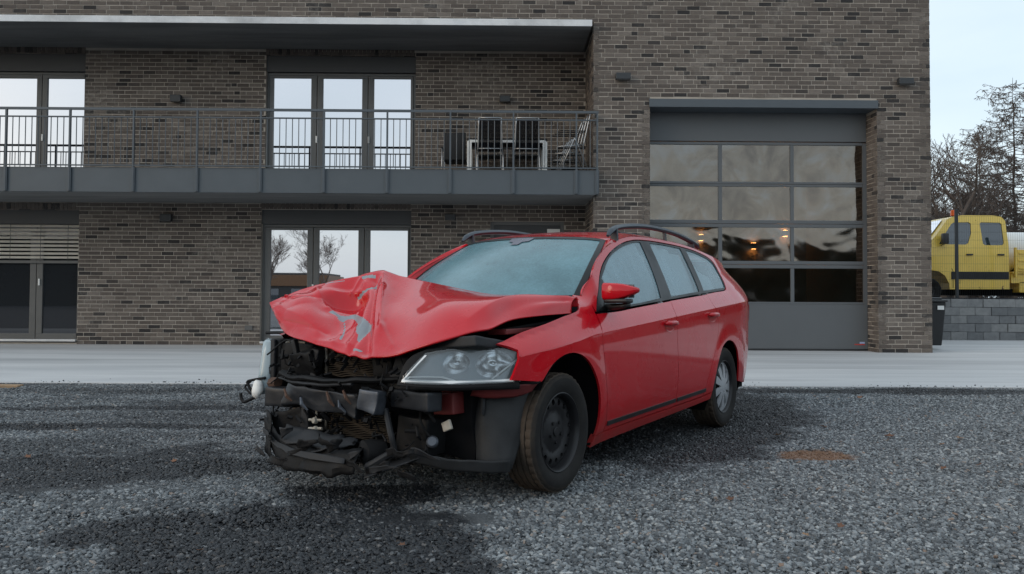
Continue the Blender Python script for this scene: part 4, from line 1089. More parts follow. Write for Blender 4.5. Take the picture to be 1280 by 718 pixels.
# ---------------------------------------------------------------- left headlight
def hl_fn(y, z, off=0.0):
    k = max(0, (y-.40)/.45); x = .785-.37*k**1.55-(z-.63)*.33; return Vector((x+off, y, z))
M['lens'] = None
t = NT('headlight_lens'); tr = t.n('BsdfTransparent'); tr.inputs['Color'].default_value = (.90,.94,.96,1)
g = t.n('BsdfGlossy', _Roughness=.06); fr = t.n('Fresnel', _IOR=1.75); m1 = t.n('MixShader')
t.l(fr.outputs[0], m1.inputs[0]); t.l(tr.outputs[0], m1.inputs[1]); t.l(g.outputs[0], m1.inputs[2])
df = t.n('BsdfDiffuse'); df.inputs['Color'].default_value = (.55,.60,.62,1); m2 = t.n('MixShader'); t.l(t.ramp(t.noise(9, 4, .6, t.obj()), [(.3, (.05,)*3), (.75, (.17,)*3)]), m2.inputs[0])
t.l(m1.outputs[0], m2.inputs[1]); t.l(df.outputs[0], m2.inputs[2]); M['lens'] = t.done(m2)
M['chrome'] = simple('reflector_chrome', (.78,.80,.82), .20, 1, .04, 6)
M['lamp_grey'] = simple('headlight_bezel', (.20,.235,.26), .35, .35, .08, 8)
M['drl'] = simple('light_strip_clear', (.90,.92,.93), .25, 0, .04, 6)
OUTL = [(.412,.627,1), (.420,.655), (.499,.763,1), (.583,.781), (.72,.786), (.825,.780), (.851,.757), (.838,.625,1), (.62,.620)]
FRM = [(.385,.612,1), (.40,.70), (.435,.752), (.495,.783,1), (.585,.797), (.72,.800), (.835,.794), (.866,.765), (.852,.608,1), (.62,.602)]
hl = surf_mesh('headlight', cr_closed(FRM, .03), [cr_closed(OUTL, .03)], lambda y, z: hl_fn(y, z), M['engine'], car, .03, .07, flip=False)
surf_mesh('lens', inset(cr_closed(OUTL, .03), -.004), [], lambda y, z: hl_fn(y, z, .004), M['lens'], hl, .03, 0)
B1, B2 = (.605,.714,.050), (.742,.708,.064)
surf_mesh('lamp_bezel', inset(cr_closed(OUTL, .03), -.006), [circ(b[0], b[1], b[2], 28) for b in (B1, B2)], lambda y, z: hl_fn(y, z, -.045), M['lamp_grey'], hl, .03, 0)
for (y, z, r) in (B1, B2):
    bw = MB(); T = Matrix.Translation(hl_fn(y, z, -.045)) @ Matrix.Rotation(R(-90), 4, 'Z') @ Matrix.Rotation(R(30 if y < .7 else 40), 4, 'Z') @ Matrix.Diagonal((1.32 if y < .7 else 1.5, 1, 1.04, 1))
    bw.lathe([(r*1.08, .004), (r*.98, -.012), (r*.86, -.034), (r*.62, -.058), (r*.28, -.074), (.012, -.078), (.012, -.045), (.009, -.036), (0, -.034)], 28, T)
    bw.build('reflector', M['chrome'], hl, True)
st_ = [(.416,.634,1), (.422,.652,1), (.50,.657), (.585,.655), (.628,.640), (.645,.630,1)]
surf_mesh('light_strip', cr_closed(st_, .03), [cr_closed([(.440,.638,1), (.442,.648,1), (.50,.650), (.58,.648), (.612,.638,1)], .02)], lambda y, z: hl_fn(y, z, -.003), M['drl'], hl, .02, .004)
surf_mesh('light_strip', [Vector(q) for q in ((.414,.627), (.62,.621), (.836,.626), (.8363,.640), (.62,.635), (.4145,.641))], [], lambda y, z: hl_fn(y, z, .0055), M['drl'], hl, .02, .004)
surf_mesh('light_strip', [Vector(q) for q in ((.412,.632), (.421,.632), (.506,.756), (.497,.758))], [], lambda y, z: hl_fn(y, z, .0055), M['drl'], hl, .02, .004)
surf_mesh('light_strip', [Vector(q) for q in ((.757,.640), (.765,.640), (.846,.742), (.838,.744))], [], lambda y, z: hl_fn(y, z, -.003), M['drl'], hl, .02, .004)
surf_mesh('indicator_lens', cr_closed([(.765,.632,1), (.846,.748,1), (.832,.632,1)], .03), [], lambda y, z: hl_fn(y, z, -.020), M['lamp_grey'], hl, .03, .004)
hb = MB(); hb.bbox(.12, .36, .44, .80, .63, .77, .03); hb.build('lamp_housing', M['engine'], hl, True, angle=50)
lip = MB(); lip.tube([tuple(hl_fn(y, .600, -.02)) for y in [.40+.05*k for k in range(10)]], .010, 6, flat=1.6); lip.build('headlight_bracket', M['engine'], car, True)

# right headlight, pushed outwards and seen from its inner side
rl = MB(); zs_ = [.462, .50, .60, .70, .765, .785]
for i, z in enumerate(zs_):
    e = (0 if 0 < i < 5 else .03)
    for k in range(7):
        a = k/6; rl.v.append((.56-e-.02*a+.05*math.sin(math.pi*a)-(z-.46)*.16, -.785-e*.2-.125*a, z))
rl.f = [(i*7+k, i*7+k+1, (i+1)*7+k+1, (i+1)*7+k) for i in range(5) for k in range(6)]; rl.mi = [0]*len(rl.f)
rh = MB(); rh.bbox(.28, .53, -.87, -.73, .47, .785, .02); rho = rh.build('headlight', M['engine'], car, True, angle=50); rho['label'] = 'dislodged right headlight seen edge on'
q = rl.build('lens', simple('clouded_lens', (.34,.42,.46), .25, 0, .1, 8, coat=.6), rho, True); sm = q.modifiers.new('thick', 'SOLIDIFY'); sm.thickness = .03
MB().bbox(.53, .555, -.79, -.755, .47, .785, .006).build('lens_rim', M['engine_grey'], rho, True, angle=50)

# ---------------------------------------------------------------- everything the missing bumper lays bare
def crumple(o, amp, sc, seed=0):
    for v in o.data.vertices:
        c = v.co; v.co = c+Vector((noise.noise(c*sc+Vector((seed, 0, 0))), noise.noise(c*sc+Vector((0, seed+5, 0))), noise.noise(c*sc+Vector((0, 0, seed+9)))))*amp
def sub_box(M_, sx, sy, sz, n=6, b=.006):
    bm = bmesh.new(); bmesh.ops.create_cube(bm, size=1)
    for v in bm.verts: v.co = Vector((v.co.x*sx, v.co.y*sy, v.co.z*sz))
    bmesh.ops.bevel(bm, geom=list(bm.edges), offset=b, segments=2, profile=.5, affect='EDGES')
    bmesh.ops.subdivide_edges(bm, edges=list(bm.edges), cuts=n, use_grid_fill=True)
    m = MB(); m.bm(bm, M_); return m
TR = Matrix.Translation
def RX(a, ax): return Matrix.Rotation(R(a), 4, ax)
def part(mb, name, mat, amp=0, sc=6, seed=0, smooth=True, angle=35, parent=None):
    o = mb.build(name, M[mat], parent or car, smooth)
    if amp: crumple(o, amp, sc, seed)
    if amp > .012: crumple(o, amp*.3, sc*3.5, seed+3)
    if smooth: o.data.set_sharp_from_angle(angle=R(angle))
    return o
# bumper beam
part(sub_box(TR((.66,-.555,.475)) @ RX(8, 'Z'), .09, .20, .105), 'bumper_beam_end', 'beam', .004, 9, 1)
bb_ = sub_box(TR((.70,-.20,.488)) @ RX(-3, 'Z') @ RX(-3, 'X'), .07, .56, .11, 10); bo = part(bb_, 'bumper_beam', 'beam', .028, 7, 3)
part(sub_box(TR((.735,.175,.513)) @ RX(-6, 'Z') @ RX(-6, 'X'), .07, .135, .115), 'bent_beam_plate', 'bright_steel', .012, 8, 4)
part(sub_box(TR((.66,.40,.528)) @ RX(-14, 'Z') @ RX(1, 'X'), .09, .31, .092), 'bumper_beam_end', 'beam', .005, 9, 7)
for k, (y, z) in enumerate(((-.42,.50), (-.30,.46), (-.10,.50), (-.02,.47), (.02,.52))):
    m = MB(); m.tube([(.752-.01*k % .02, y-.03, z+.035), (.762, y, z), (.75, y+.028, z-.03)], [.006, .010, .005], 6); part(m, 'torn_edge', 'bright_steel' if k % 2 else 'rust', .006, 20, k)
# front carrier above the beam
m = MB(); m.tube(cr_open([(.67,-.56,.612), (.71,-.45,.60), (.73,-.25,.597), (.74,-.05,.600), (.72,.10,.612), (.66,.30,.625)], 26), .028, 8, flat=.55); part(m, 'lock_carrier', 'engine', .012, 9, 2)
m = MB(); m.tube(cr_open([(.66,-.57,.585), (.72,-.40,.572), (.745,-.15,.572), (.74,.05,.585)], 20), .016, 8, flat=.6); part(m, 'lock_carrier', 'engine_grey', .010, 9, 6)
# condenser: pale core and thin fins
def core(y0, y1, z0, z1, x, name, n):
    c = MB(); c.box(x-.03, x, y0, y1, z0, z1); o = part(c, name, 'shell', smooth=False)
    f = MB()
    for k in range(n):
        z = z0+(z1-z0)*(k+.5)/n; f.tube([(x+.006, y0+(y1-y0)*j/10, z+.004*math.sin(j*1.7+k)) for j in range(11)], .0026, 4, False)
    fo = f.build('cooling_fins', M['fins'], o); fo['kind'] = 'stuff'; crumple(fo, .010, 9, 3)
    e = MB(); e.tube([(x+.012, y0, z0-.01), (x+.012, y0, z1+.01)], .010, 6); e.build('side_tank', M['pale_metal'], o, True)
M['fins'] = simple('radiator_fins', (.095,.075,.055), .6, .4, .3, 14); M['pale_metal'] = simple('dull_aluminium', (.24,.22,.19), .5, .5, .3, 12)
core(-.32, .05, .600, .760, .55, 'radiator', 17); core(-.30, .16, .275, .440, .57, 'condenser', 18)
# black mouldings round the cooler
part(sub_box(TR((.60,-.43,.665)) @ RX(12, 'Y') @ RX(10, 'X'), .06, .17, .14), 'duct_panel', 'engine', .02, 8, 2)
part(sub_box(TR((.60,-.36,.655)) @ RX(-8, 'X'), .05, .05, .17), 'bracket', 'engine_grey', .012, 9, 3)
part(sub_box(TR((.45,-.60,.66)), .16, .25, .22), 'lamp_carrier', 'engine', .018, 7, 5)
part(sub_box(TR((.58,.13,.66)) @ RX(14, 'X'), .06, .13, .15), 'bonnet_lock', 'engine', .025, 9, 8)
part(sub_box(TR((.62,.27,.66)) @ RX(-12, 'X'), .05, .09, .17), 'bracket', 'engine_grey', .020, 9, 9)
part(sub_box(TR((.52,.36,.72)) @ RX(8, 'X'), .12, .16, .10), 'air_duct', 'engine', .02, 8, 4)
part(sub_box(TR((.50,.60,.795)) @ RX(-8, 'Y') @ RX(8, 'X'), .28, .30, .05), 'air_intake', 'engine_grey', .012, 7, 4)
part(sub_box(TR((.22,-.05,.70)), .5, 1.2, .28, 5), 'engine_block', 'shell', .03, 5, 1)
part(sub_box(TR((.25,.05,.40)), .46, 1.15, .36, 5), 'subframe', 'shell', .03, 5, 2)
part(sub_box(TR((.05,.66,.86)) @ RX(4, 'X'), .55, .12, .03, 4), 'inner_wing', 'red_inner', .006, 6, 2)
part(sub_box(TR((.62,-.50,.715)) @ RX(18, 'X'), .03, .03, .16), 'bracket', 'engine_grey', .01, 9, 12)
# rods and wires
for k, (pts, r, mt) in enumerate((
    ([(.40,-1.00,.812), (.42,-.87,.818), (.46,-.70,.820), (.48,-.50,.822)], .011, 'engine'),
    ([(.55,-.66,.770), (.60,-.56,.782), (.60,-.45,.778)], .006, 'pale_metal'),
    ([(.62,-.74,.70), (.60,-.60,.79), (.62,-.50,.74)], .005, 'engine'),
    ([(.60,-.84,.455), (.60,-.90,.43), (.60,-.96,.41), (.60,-.985,.435), (.60,-.99,.46)], .010, 'engine'),
    ([(.58,-.80,.56), (.60,-.88,.545), (.60,-.93,.53), (.61,-.90,.50), (.60,-.88,.47)], .009, 'rubber'),
    ([(.60,-.90,.535), (.60,-.95,.50), (.60,-.90,.46)], .006, 'engine'),
    ([(.62,.02,.63), (.64,.06,.60), (.66,.10,.62), (.66,.16,.60)], .006, 'engine_grey'),
    ([(.60,.42,.56), (.64,.44,.53), (.65,.47,.47), (.62,.49,.42)], .008, 'rubber'),
    ([(.62,.40,.47), (.66,.43,.42), (.64,.45,.37), (.62,.47,.33)], .007, 'engine'))):
    m = MB(); m.tube(cr_open(pts, 16), r, 6); part(m, 'loose_cable' if mt != 'pale_metal' else 'support_rod', mt)
# white washer reservoir neck hanging out on the right
m = MB(); m.tube(cr_open([(.60,-.83,.545), (.60,-.838,.51), (.61,-.832,.47), (.60,-.826,.455)], 10), [.020, .030, .034, .036, .038, .038, .037, .035, .032, .028, .015], 12, flat=.8); part(m, 'washer_bottle', 'white', .004, 9, 2)
m = MB(); m.tube([(.62,-.70,.545), (.64,-.62,.55)], .028, 8); part(m, 'rusty_mount', 'rust', .008, 12, 3)
# lower black mouldings torn off the bumper
def sheet(pts0, pts1, n, name, mat, th, amp, sc, seed, bow=0.0):
    a, b = cr_open(pts0, n), cr_open(pts1, n); m = MB(); k2 = 6
    for p, q in zip(a, b):
        for k in range(k2+1):
            r = k/k2; v = p.lerp(q, r)+Vector((bow*math.sin(math.pi*r), 0, 0)); m.v.append(tuple(v))
    m.f = [(i*(k2+1)+k, i*(k2+1)+k+1, (i+1)*(k2+1)+k+1, (i+1)*(k2+1)+k) for i in range(n) for k in range(k2)]; m.mi = [0]*len(m.f)
    o = m.build(name, M[mat], car, True); crumple(o, amp, sc, seed); crumple(o, amp*.35, sc*3.5, seed+2); o.data.set_sharp_from_angle(angle=R(24)); s_ = o.modifiers.new('thick', 'SOLIDIFY'); s_.thickness = th; s_.offset = 0; return o
sheet([(.72,-.645,.368), (.78,-.446,.283), (.81,-.28,.262), (.82,-.102,.250)], [(.76,-.576,.235), (.82,-.386,.133), (.85,-.24,.128), (.86,-.088,.145)], 14, 'bumper_apron', 'engine', .006, .016, 6, 3, .01)
sheet([(.80,-.20,.262), (.82,-.05,.248), (.83,.08,.25), (.80,.165,.282)], [(.86,-.20,.150), (.87,-.02,.128), (.87,.10,.150), (.86,.172,.175)], 12, 'bumper_apron', 'engine', .006, .026, 8, 9, .02)
sheet([(.72,-.45,.345), (.75,-.25,.33), (.74,-.011,.310)], [(.80,-.42,.275), (.83,-.20,.265), (.81,.06,.255)], 12, 'lower_grille', 'engine_grey', .006, .022, 8, 14)
sheet([(.66,-.69,.40), (.72,-.60,.40), (.74,-.56,.36)], [(.68,-.66,.22), (.76,-.55,.17), (.80,-.46,.16)], 12, 'bumper_corner', 'engine', .006, .022, 6, 6)
sheet([(.745,-.62,.315), (.80,-.45,.262), (.85,-.20,.232), (.86,.12,.238)], [(.755,-.61,.285), (.815,-.44,.235), (.865,-.19,.205), (.87,.12,.212)], 16, 'apron_edge', 'engine_grey', .008, .014, 9, 5)
part(sub_box(TR((.64,-.50,.335)) @ RX(14, 'X'), .10, .24, .15), 'air_guide', 'engine', .020, 7, 3)
part(sub_box(TR((.66,-.36,.33)) @ RX(2, 'X'), .06, .06, .21), 'bracket', 'engine_grey', .010, 9, 6)
sheet([(.70,-.30,.30), (.74,-.1,.305), (.74,.08,.32)], [(.82,-.30,.225), (.84,-.1,.25), (.80,.10,.285)], 14, 'lower_grille', 'engine_grey', .006, .03, 8, 8)
for k in range(5):
    m = MB(); m.tube(cr_open([(.74,-.22+.03*k,.29-.012*k), (.80,-.02,.262-.012*k), (.78,.14,.235-.004*k)], 12), .007, 5); part(m, 'grille_bar', 'engine', .012, 10, k)
for z in (.325, .372):
    m = MB(); m.lathe([(0,.012), (.014,.012), (.018,.004), (.018,-.01), (0,-.012)], 10, TR((.70,-.265,z)) @ RX(-90, 'Z')); m.tube([(.70,-.31,z), (.69,-.22,z+.004)], .008, 6); part(m, 'cable_clip', 'pale', .005, 20, 2)
m = MB(); m.tube([(.69,-.265,.37), (.69,-.262,.43)], .006, 6); part(m, 'cable_clip', 'pale')
m = MB(); m.tube(cr_open([(.70,.235,.47), (.72,.27,.42), (.75,.315,.36), (.74,.325,.30), (.73,.328,.25)], 16), .016, 8); part(m, 'coolant_hose', 'engine_grey')
m = MB(); m.tube(cr_open([(.80,.205,.195), (.79,.24,.215), (.75,.30,.255), (.72,.33,.26)], 12), .020, 8); part(m, 'coolant_pipe', 'engine_grey', .004, 9, 3)
m = MB(); m.lathe([(.060,.05), (.066,.0), (.060,-.05), (.03,-.06)], 16, TR((.72,.17,.255)) @ RX(70, 'Z')); part(m, 'air_pipe', 'rubber', .01, 9, 3)
sheet([(.86,.24,.150), (.78,.36,.20), (.70,.49,.258)], [(.74,.16,.185), (.70,.30,.222), (.66,.44,.262)], 10, 'torn_undertray', 'engine_grey', .006, .008, 8, 4)
sheet([(.74,.42,.275), (.66,.58,.255), (.56,.72,.245), (.44,.82,.235)], [(.72,.42,.225), (.64,.57,.20), (.54,.71,.185), (.42,.81,.175)], 14, 'undertray_edge', 'liner', .006, .010, 7, 6)
part(sub_box(TR((.54,.345,.335)) @ RX(-3, 'X'), .16, .20, .19), 'charcoal_canister', 'engine', .012, 7, 5)
# torn strips of the bumper skin
rb2 = random.Random(31)
for k in range(16):
    y = -.62+.075*k+rb2.uniform(-.02, .02); a = Vector((.74+.10*math.cos(y*1.8)+rb2.uniform(-.02, .03), y, rb2.uniform(.15, .32))); d = Vector((rb2.uniform(-.02, .05), rb2.uniform(.06, .20), rb2.uniform(-.05, .06))); w_ = rb2.uniform(.012, .035)
    sheet([a+Vector((0, 0, w_)), a+d*.5+Vector((.02, 0, w_*1.3)), a+d+Vector((0, 0, w_*.4))], [a-Vector((0, 0, w_)), a+d*.5-Vector((-.01, 0, w_)), a+d-Vector((0, 0, w_*.3))], 6, 'torn_strip', 'engine' if k % 3 else 'engine_grey', .004, .022, 12, k)
# fog lamp bulb holder, hanging on its wires
f = MB(); T = TR((.62,.475,.318)) @ RX(-60, 'Z') @ RX(20, 'X'); f.lathe([(0,.02), (.022,.02), (.030,.012), (.032,-.004), (.028,-.02), (.018,-.03), (.014,-.05), (0,-.052)], 16, T); part(f, 'fog_lamp', 'bright_steel')
part(sub_box(TR((.58,.535,.40)) @ RX(25, 'X'), .02, .055, .05, 2), 'lamp_bracket', 'pale', .008, 14, 5)
# red longitudinal member and inner wing behind the wheel arch liner
part(sub_box(TR((.36,.50,.505)) @ RX(3, 'X'), .42, .13, .11), 'chassis_rail', 'red_inner', .006, 7, 5)
sheet([(.50,.42,.555), (.40,.60,.565), (.30,.76,.575)], [(.50,.42,.46), (.40,.60,.475), (.34,.70,.50)], 10, 'front_cross_panel', 'red_inner', .004, .008, 8, 2)
sheet([(.52,.66,.60), (.46,.77,.61), (.38,.84,.61), (.28,.875,.605)], [(.50,.62,.545), (.44,.74,.535), (.36,.81,.55), (.30,.85,.565)], 12, 'bumper_support', 'red_inner', .004, .012, 8, 3)
# grey arch liner in front of the wheel
sheet([(.42,.60,.555), (.42,.66,.575), (.34,.73,.592), (.22,.78,.60), (.102,.80,.60)], [(.45,.62,.18), (.47,.68,.172), (.46,.74,.172), (.43,.78,.174), (.39,.80,.178)], 20, 'arch_liner', 'liner', .005, .008, 7, 3, .018)
sheet([(.20,.80,.60), (.15,.82,.60), (.11,.84,.64)], [(.26,.79,.44), (.20,.80,.44), (.16,.83,.50)], 10, 'arch_liner', 'liner', .005, .006, 7, 5)
m = MB(); m.tube(cr_open([(.44,.655,.56), (.46,.67,.50), (.46,.665,.45)], 8), .012, 6); part(m, 'bracket', 'engine_grey')
m = MB(); m.tube(cr_open([(.52,.60,.615), (.45,.76,.622), (.30,.875,.615), (.20,.885,.66)], 16), .010, 6); part(m, 'rubber_seal', 'rubber', .008, 14, 2)
# cowl and wipers
sheet([(-.20,-.70,.985), (-.05,0,.975), (-.20,.70,.985)], [(-.47,-.72,1.02), (-.17,0,1.005), (-.47,.72,1.02)], 16, 'cowl_panel', 'black_plastic', .005, 0, 5, 1)
# door seal strip of dark gap under the raised bonnet edge
m = MB(); m.tube(cr_open([(.30,.66,.865), (.08,.70,.885), (-.12,.73,.905), (-.26,.74,.925)], 14), .012, 6); part(m, 'bonnet_seal', 'rubber')

# small broken clips, tabs and wire ends nobody could count
br = MB(); rb = random.Random(12)
for k in range(190):
    y = rb.uniform(-.66, .52); z = rb.uniform(.24, .74); x = .60+.10*math.cos(y*1.6)+rb.uniform(-.08, .05)
    if .44 < z < .57 and rb.random() < .5: continue
    T = TR((x, y, z)) @ Matrix.Rotation(rb.uniform(0, 6.28), 4, 'X') @ Matrix.Rotation(rb.uniform(-1, 1), 4, 'Y') @ Matrix.Rotation(rb.uniform(0, 6.28), 4, 'Z')
    if k % 3: br.xbox(T, rb.uniform(.006, .03), rb.uniform(.02, .075), rb.uniform(.004, .022))
    else: br.tube([T @ Vector((0, 0, 0)), T @ Vector((rb.uniform(-.03, .03), .04, .02)), T @ Vector((rb.uniform(-.05, .05), .09, rb.uniform(-.04, .04)))], rb.uniform(.003, .007), 5)
o = br.build('broken_bits', M['engine'], car); o['kind'] = 'stuff'

# ================================================================== BALCONY FURNITURE
BM_ = Matrix.Translation((0, BD, 0)) @ Matrix.Rotation(BYAW, 4, 'Z')
FZ = 3.302
def on_balcony(name, s, d, rz, label, cat, group=None):
    o = empty(name); o.matrix_world = BM_ @ Matrix.Translation((s, d, FZ)) @ Matrix.Rotation(rz, 4, 'Z'); return tag(o, label, cat, group)
tb = on_balcony('garden_table', -.10, .86, 0, 'long garden table with pale legs and dark top standing on the balcony', 'table')
MB().bbox(-.78, .78, -.40, .40, .775, .80, .006).build('table_top', M['mesh_black'], tb)
m = MB(); m.bar((-.74, -.38, .745), (.74, -.38, .745), .03, .05); m.bar((-.74, .38, .745), (.74, .38, .745), .03, .05); m.bar((-.74, -.38, .745), (-.74, .38, .745), .03, .05); m.bar((.74, -.38, .745), (.74, .38, .745), .03, .05)
m.build('table_frame', M['white'], tb)
leg = None
for x in (-.735, .735):
    for y in (-.365, .365):
        if leg is None: leg = MB().bbox(-.045, .045, -.03, .03, 0, .744, .005).build('leg', M['white'], tb, loc=(x, y, 0))
        else: o = leg.copy(); COL.objects.link(o); o.location = (x, y, 0)
def folding_chair(parent, k=1.0):
    """high-backed folding chair; faces +y (away from the viewer), back at y=0"""
    for x in (-.23, .23):
        m = MB(); m.tube(cr_open([(x*1.12, -.02, 0), (x*1.08, .03, .42), (x, -.05, .60), (x*.93, -.13, 1.13)], 14), .013, 7); m.build('frame_side', M['alu'], parent, True)
        m = MB(); m.tube([(x*.98, -.02, .60), (x*1.0, .42, .0)], .012, 7); m.build('leg', M['alu'], parent, True)
        m = MB(); m.tube([(x*1.10, -.06, .66), (x*1.12, .38, .655)], .014, 7); m.build('armrest', M['mesh_black'], parent, True)
        m = MB(); m.tube([(x*1.10, .34, .65), (x*1.0, .02, .05)], .010, 7); m.build('leg', M['alu'], parent, True)
    m = MB(); m.tube([(-.255, -.02, .02), (.255, -.02, .02)], .012, 7); m.tube([(-.235, -.035, .555), (.235, -.035, .555)], .012, 7); m.tube([(-.215, -.13, 1.13), (.215, -.13, 1.13)], .012, 7)
    m.build('cross_bar', M['alu'], parent, True)
    m = MB()
    for i in range(12):
        for j in range(2):
            x = -.225+.45*j; z = .50+.61*i/11; m.v.append((x*(1-.06*(i/11)), -.02-.11*i/11-.01*math.sin(i/11*math.pi), z))
    m.f = [(2*i, 2*i+1, 2*i+3, 2*i+2) for i in range(11)]; m.mi = [0]*11
    o = m.build('backrest', M['textile'], parent, True); q = o.modifiers.new('t', 'SOLIDIFY'); q.thickness = .006
    m = MB(); m.bbox(-.225, .225, .0, .42, .425, .445, .006); m.build('seat', M['mesh_black'], parent)
tx = NT('chair_textile'); tr_ = tx.n('BsdfTransparent'); df_ = tx.n('BsdfDiffuse'); df_.inputs['Color'].default_value = (.010,.011,.013,1); ms_ = tx.n('MixShader'); ms_.inputs[0].default_value = .72
tx.l(tr_.outputs[0], ms_.inputs[1]); tx.l(df_.outputs[0], ms_.inputs[2]); M['textile'] = tx.done(ms_)
c1 = on_balcony('folding_chair', -.43, .25, 0, 'left of the two high backed black folding chairs pushed to the balcony table', 'chair', 'folding chairs on the balcony'); folding_chair(c1)
c2 = copy_tree(c1); c2.matrix_world = BM_ @ Matrix.Translation((.275, .25, FZ)) @ Matrix.Rotation(.06, 4, 'Z'); c2['label'] = 'right of the two high backed black folding chairs pushed to the balcony table'
c0 = on_balcony('garden_chair', -1.14, .80, -.05, 'low backed dark garden chair at the left end of the balcony table', 'chair')
m = MB(); m.bbox(-.22, .22, -.03, .02, .42, .97, .02); m.build('backrest', M['mesh_black'], c0, True, angle=50); MB().bbox(-.22, .22, .02, .46, .40, .44, .01).build('seat', M['mesh_black'], c0)
for x in (-.255, .255):
    for y in (.0, .43): MB().tube([(x, y, 0), (x, y, .66)], .013, 7).build('leg', M['alu'], c0, True)
    MB().bbox(x-.022, x+.022, -.02, .47, .655, .68, .006).build('armrest', M['mesh_black'], c0)
# folded recliners stacked at the wing wall, seen from the side
for k in range(4):
    st_ = on_balcony('folding_chair', 1.20-.035*k, .22+.16*k, math.pi/2+.02*k, ('front', 'second', 'third', 'rearmost')[k]+' folding chair of the stack leaning at the balcony end by the wing wall', 'chair', 'folding chairs on the balcony')
    dz = .045*k
    # local: +y towards -s (the seat side), back tilts to the wall
    m = MB(); m.tube(cr_open([(0, -.16, .62+dz), (0, -.20, .80+dz), (0, -.30, 1.26-dz*.4)], 10), .016, 8); m.build('back_frame', M['alu'], st_, True)
    m = MB(); m.tube([(0, .34, .0), (0, .02, .74), (0, -.03, .78)], .016, 8); m.build('leg', M['alu'], st_, True)
    m = MB(); m.tube([(0, -.32, .0), (0, -.03, .70), (0, .02, .78)], .016, 8); m.build('leg', M['alu'], st_, True)
    m = MB(); m.tube([(0, -.17, .64-dz*2.6), (0, .34, .60-dz*2.4)], .016, 8); m.build('seat_frame', M['alu'], st_, True)
    m = MB(); m.tube([(0, -.20, .90), (0, .30, .92-.01*k)], .012, 7); m.build('armrest', M['mesh_black'], st_, True)
    m = MB(); m.bbox(-.02, .05, -.17, .33, .565-dz*2.5, .59-dz*2.5, .008); m.build('seat', M['mesh_black'], st_)

# ================================================================== RIGHT HAND SIDE
up = MB(); up.bbox(6.5, 200, 20.72, 300, -.1, .88, .01); tag(up.build('upper_yard', concrete_mat('upper_yard_dirt', (.10,.095,.085), (.16,.15,.135), (.07,.07,.065), 1.2)), kind='structure')
bm_ = NT('retaining_block_stone'); p_ = bm_.pos(); rr_ = bm_.n('ObjectInfo').outputs['Random']
c_ = bm_.ramp(rr_, [(0, (.15,.155,.16)), (.5, (.20,.203,.207)), (1, (.26,.26,.257))])
c_ = bm_.mix(.5, c_, bm_.ramp(bm_.noise(9, 5, .65, p_), [(.3, (.6,.6,.62)), (.75, (1.3,1.3,1.27))]), 'MULTIPLY')
M['block'] = bm_.done(bm_.bsdf(c_, .9, normal=bm_.bump(bm_.noise(30, 4, .7, p_), .5, .01)))
rw = MB().box(8.0, 17.0, 20.53, 20.73, -.1, 1.0).build('retaining_wall', M['shell']); tag(rw, 'low grey block retaining wall beneath the yellow truck', 'wall')
bmesh_block = MB().bbox(-.1975, .1975, -.11, .02, 0, .197, .010); blk = None; rb = random.Random(4)
for k in range(5):
    x = 8.0+(k % 2)*.2
    while x < 16.8:
        if blk is None: o = bmesh_block.build('block', M['block'], rw); blk = o.data
        else: o = bpy.data.objects.new('block', blk); COL.objects.link(o); o.parent = rw
        o.location = (x+.2, 20.52+rb.uniform(-.012, .012), .202*k+rb.uniform(-.002, .002)); o.rotation_euler = (0, 0, rb.uniform(-.012, .012)); x += .4
MB().bbox(8.0, 17.0, 20.42, 20.75, 1.012, 1.04, .006).build('wall_cap', M['engine_grey'], rw)
# mesh fence on the wall
M['fence'] = simple('fence_anthracite', (.018,.021,.024), .5)
fe = empty('mesh_fence', (11.06, 20.6, 1.04)); tag(fe, 'dark wire mesh fence on the block wall in front of the yellow truck', 'fence')
for x in (-2.5, 0, 2.5, 5.0): MB().bbox(x-.035, x+.035, -.03, .03, 0, 2.2, .004).build('post', M['fence'], fe)
wm = MB()
for k in range(int(7.5/.055)): wm.bar((-2.5+.055*k, 0, .03), (-2.5+.055*k, 0, 2.03), .0022, .0022)
for k in range(11): wm.bar((-2.5, -.006, .05+.2*k*.99), (5, -.006, .05+.2*k*.99), .003, .003); wm.bar((-2.5, .006, .05+.2*k*.99), (5, .006, .05+.2*k*.99), .003, .003)
wmo = wm.build('wire_mesh', M['fence'], fe); wmo['kind'] = 'stuff'
# wheelie bin behind the building corner
M['bin'] = simple('bin_plastic', (.012,.013,.015), .4, 0, .2, 6)
wb = empty('wheelie_bin', (8.40, 16.95, 0)); tag(wb, 'black wheelie bin with a white sticker beside the building corner', 'bin')
m = MB(); m.add([(x*(.24+.05*t), y*(.28+.08*t), .08+.87*t) for t in (0, 1) for y in (-1, 1) for x in (-1, 1)], [(0,2,3,1), (4,5,7,6), (0,1,5,4), (2,6,7,3), (0,4,6,2), (1,3,7,5)]); m.build('body', M['bin'], wb, bevel=.02)
m = MB(); m.bbox(-.31, .31, -.40, .36, .952, 1.0, .02); m.bbox(-.26, .26, -.30, .30, .998, 1.045, .03); m.build('lid', M['bin'], wb, True, angle=40)
for x in (-.24, .24): MB().lathe([(0, -.03), (.09, -.03), (.10, -.015), (.10, .015), (.09, .03), (0, .03)], 20, Matrix.Translation((x, .26, .10)) @ Matrix.Rotation(math.pi/2, 4, 'Z')).build('wheel', M['rubber'], wb, True, angle=40)
MB().box(.11, .24, -.372, -.368, .80, .88).build('sticker', M['white'], wb); MB().tube([(-.22, .42, .97), (.22, .42, .97)], .015, 8).build('handle', M['bin'], wb, True)

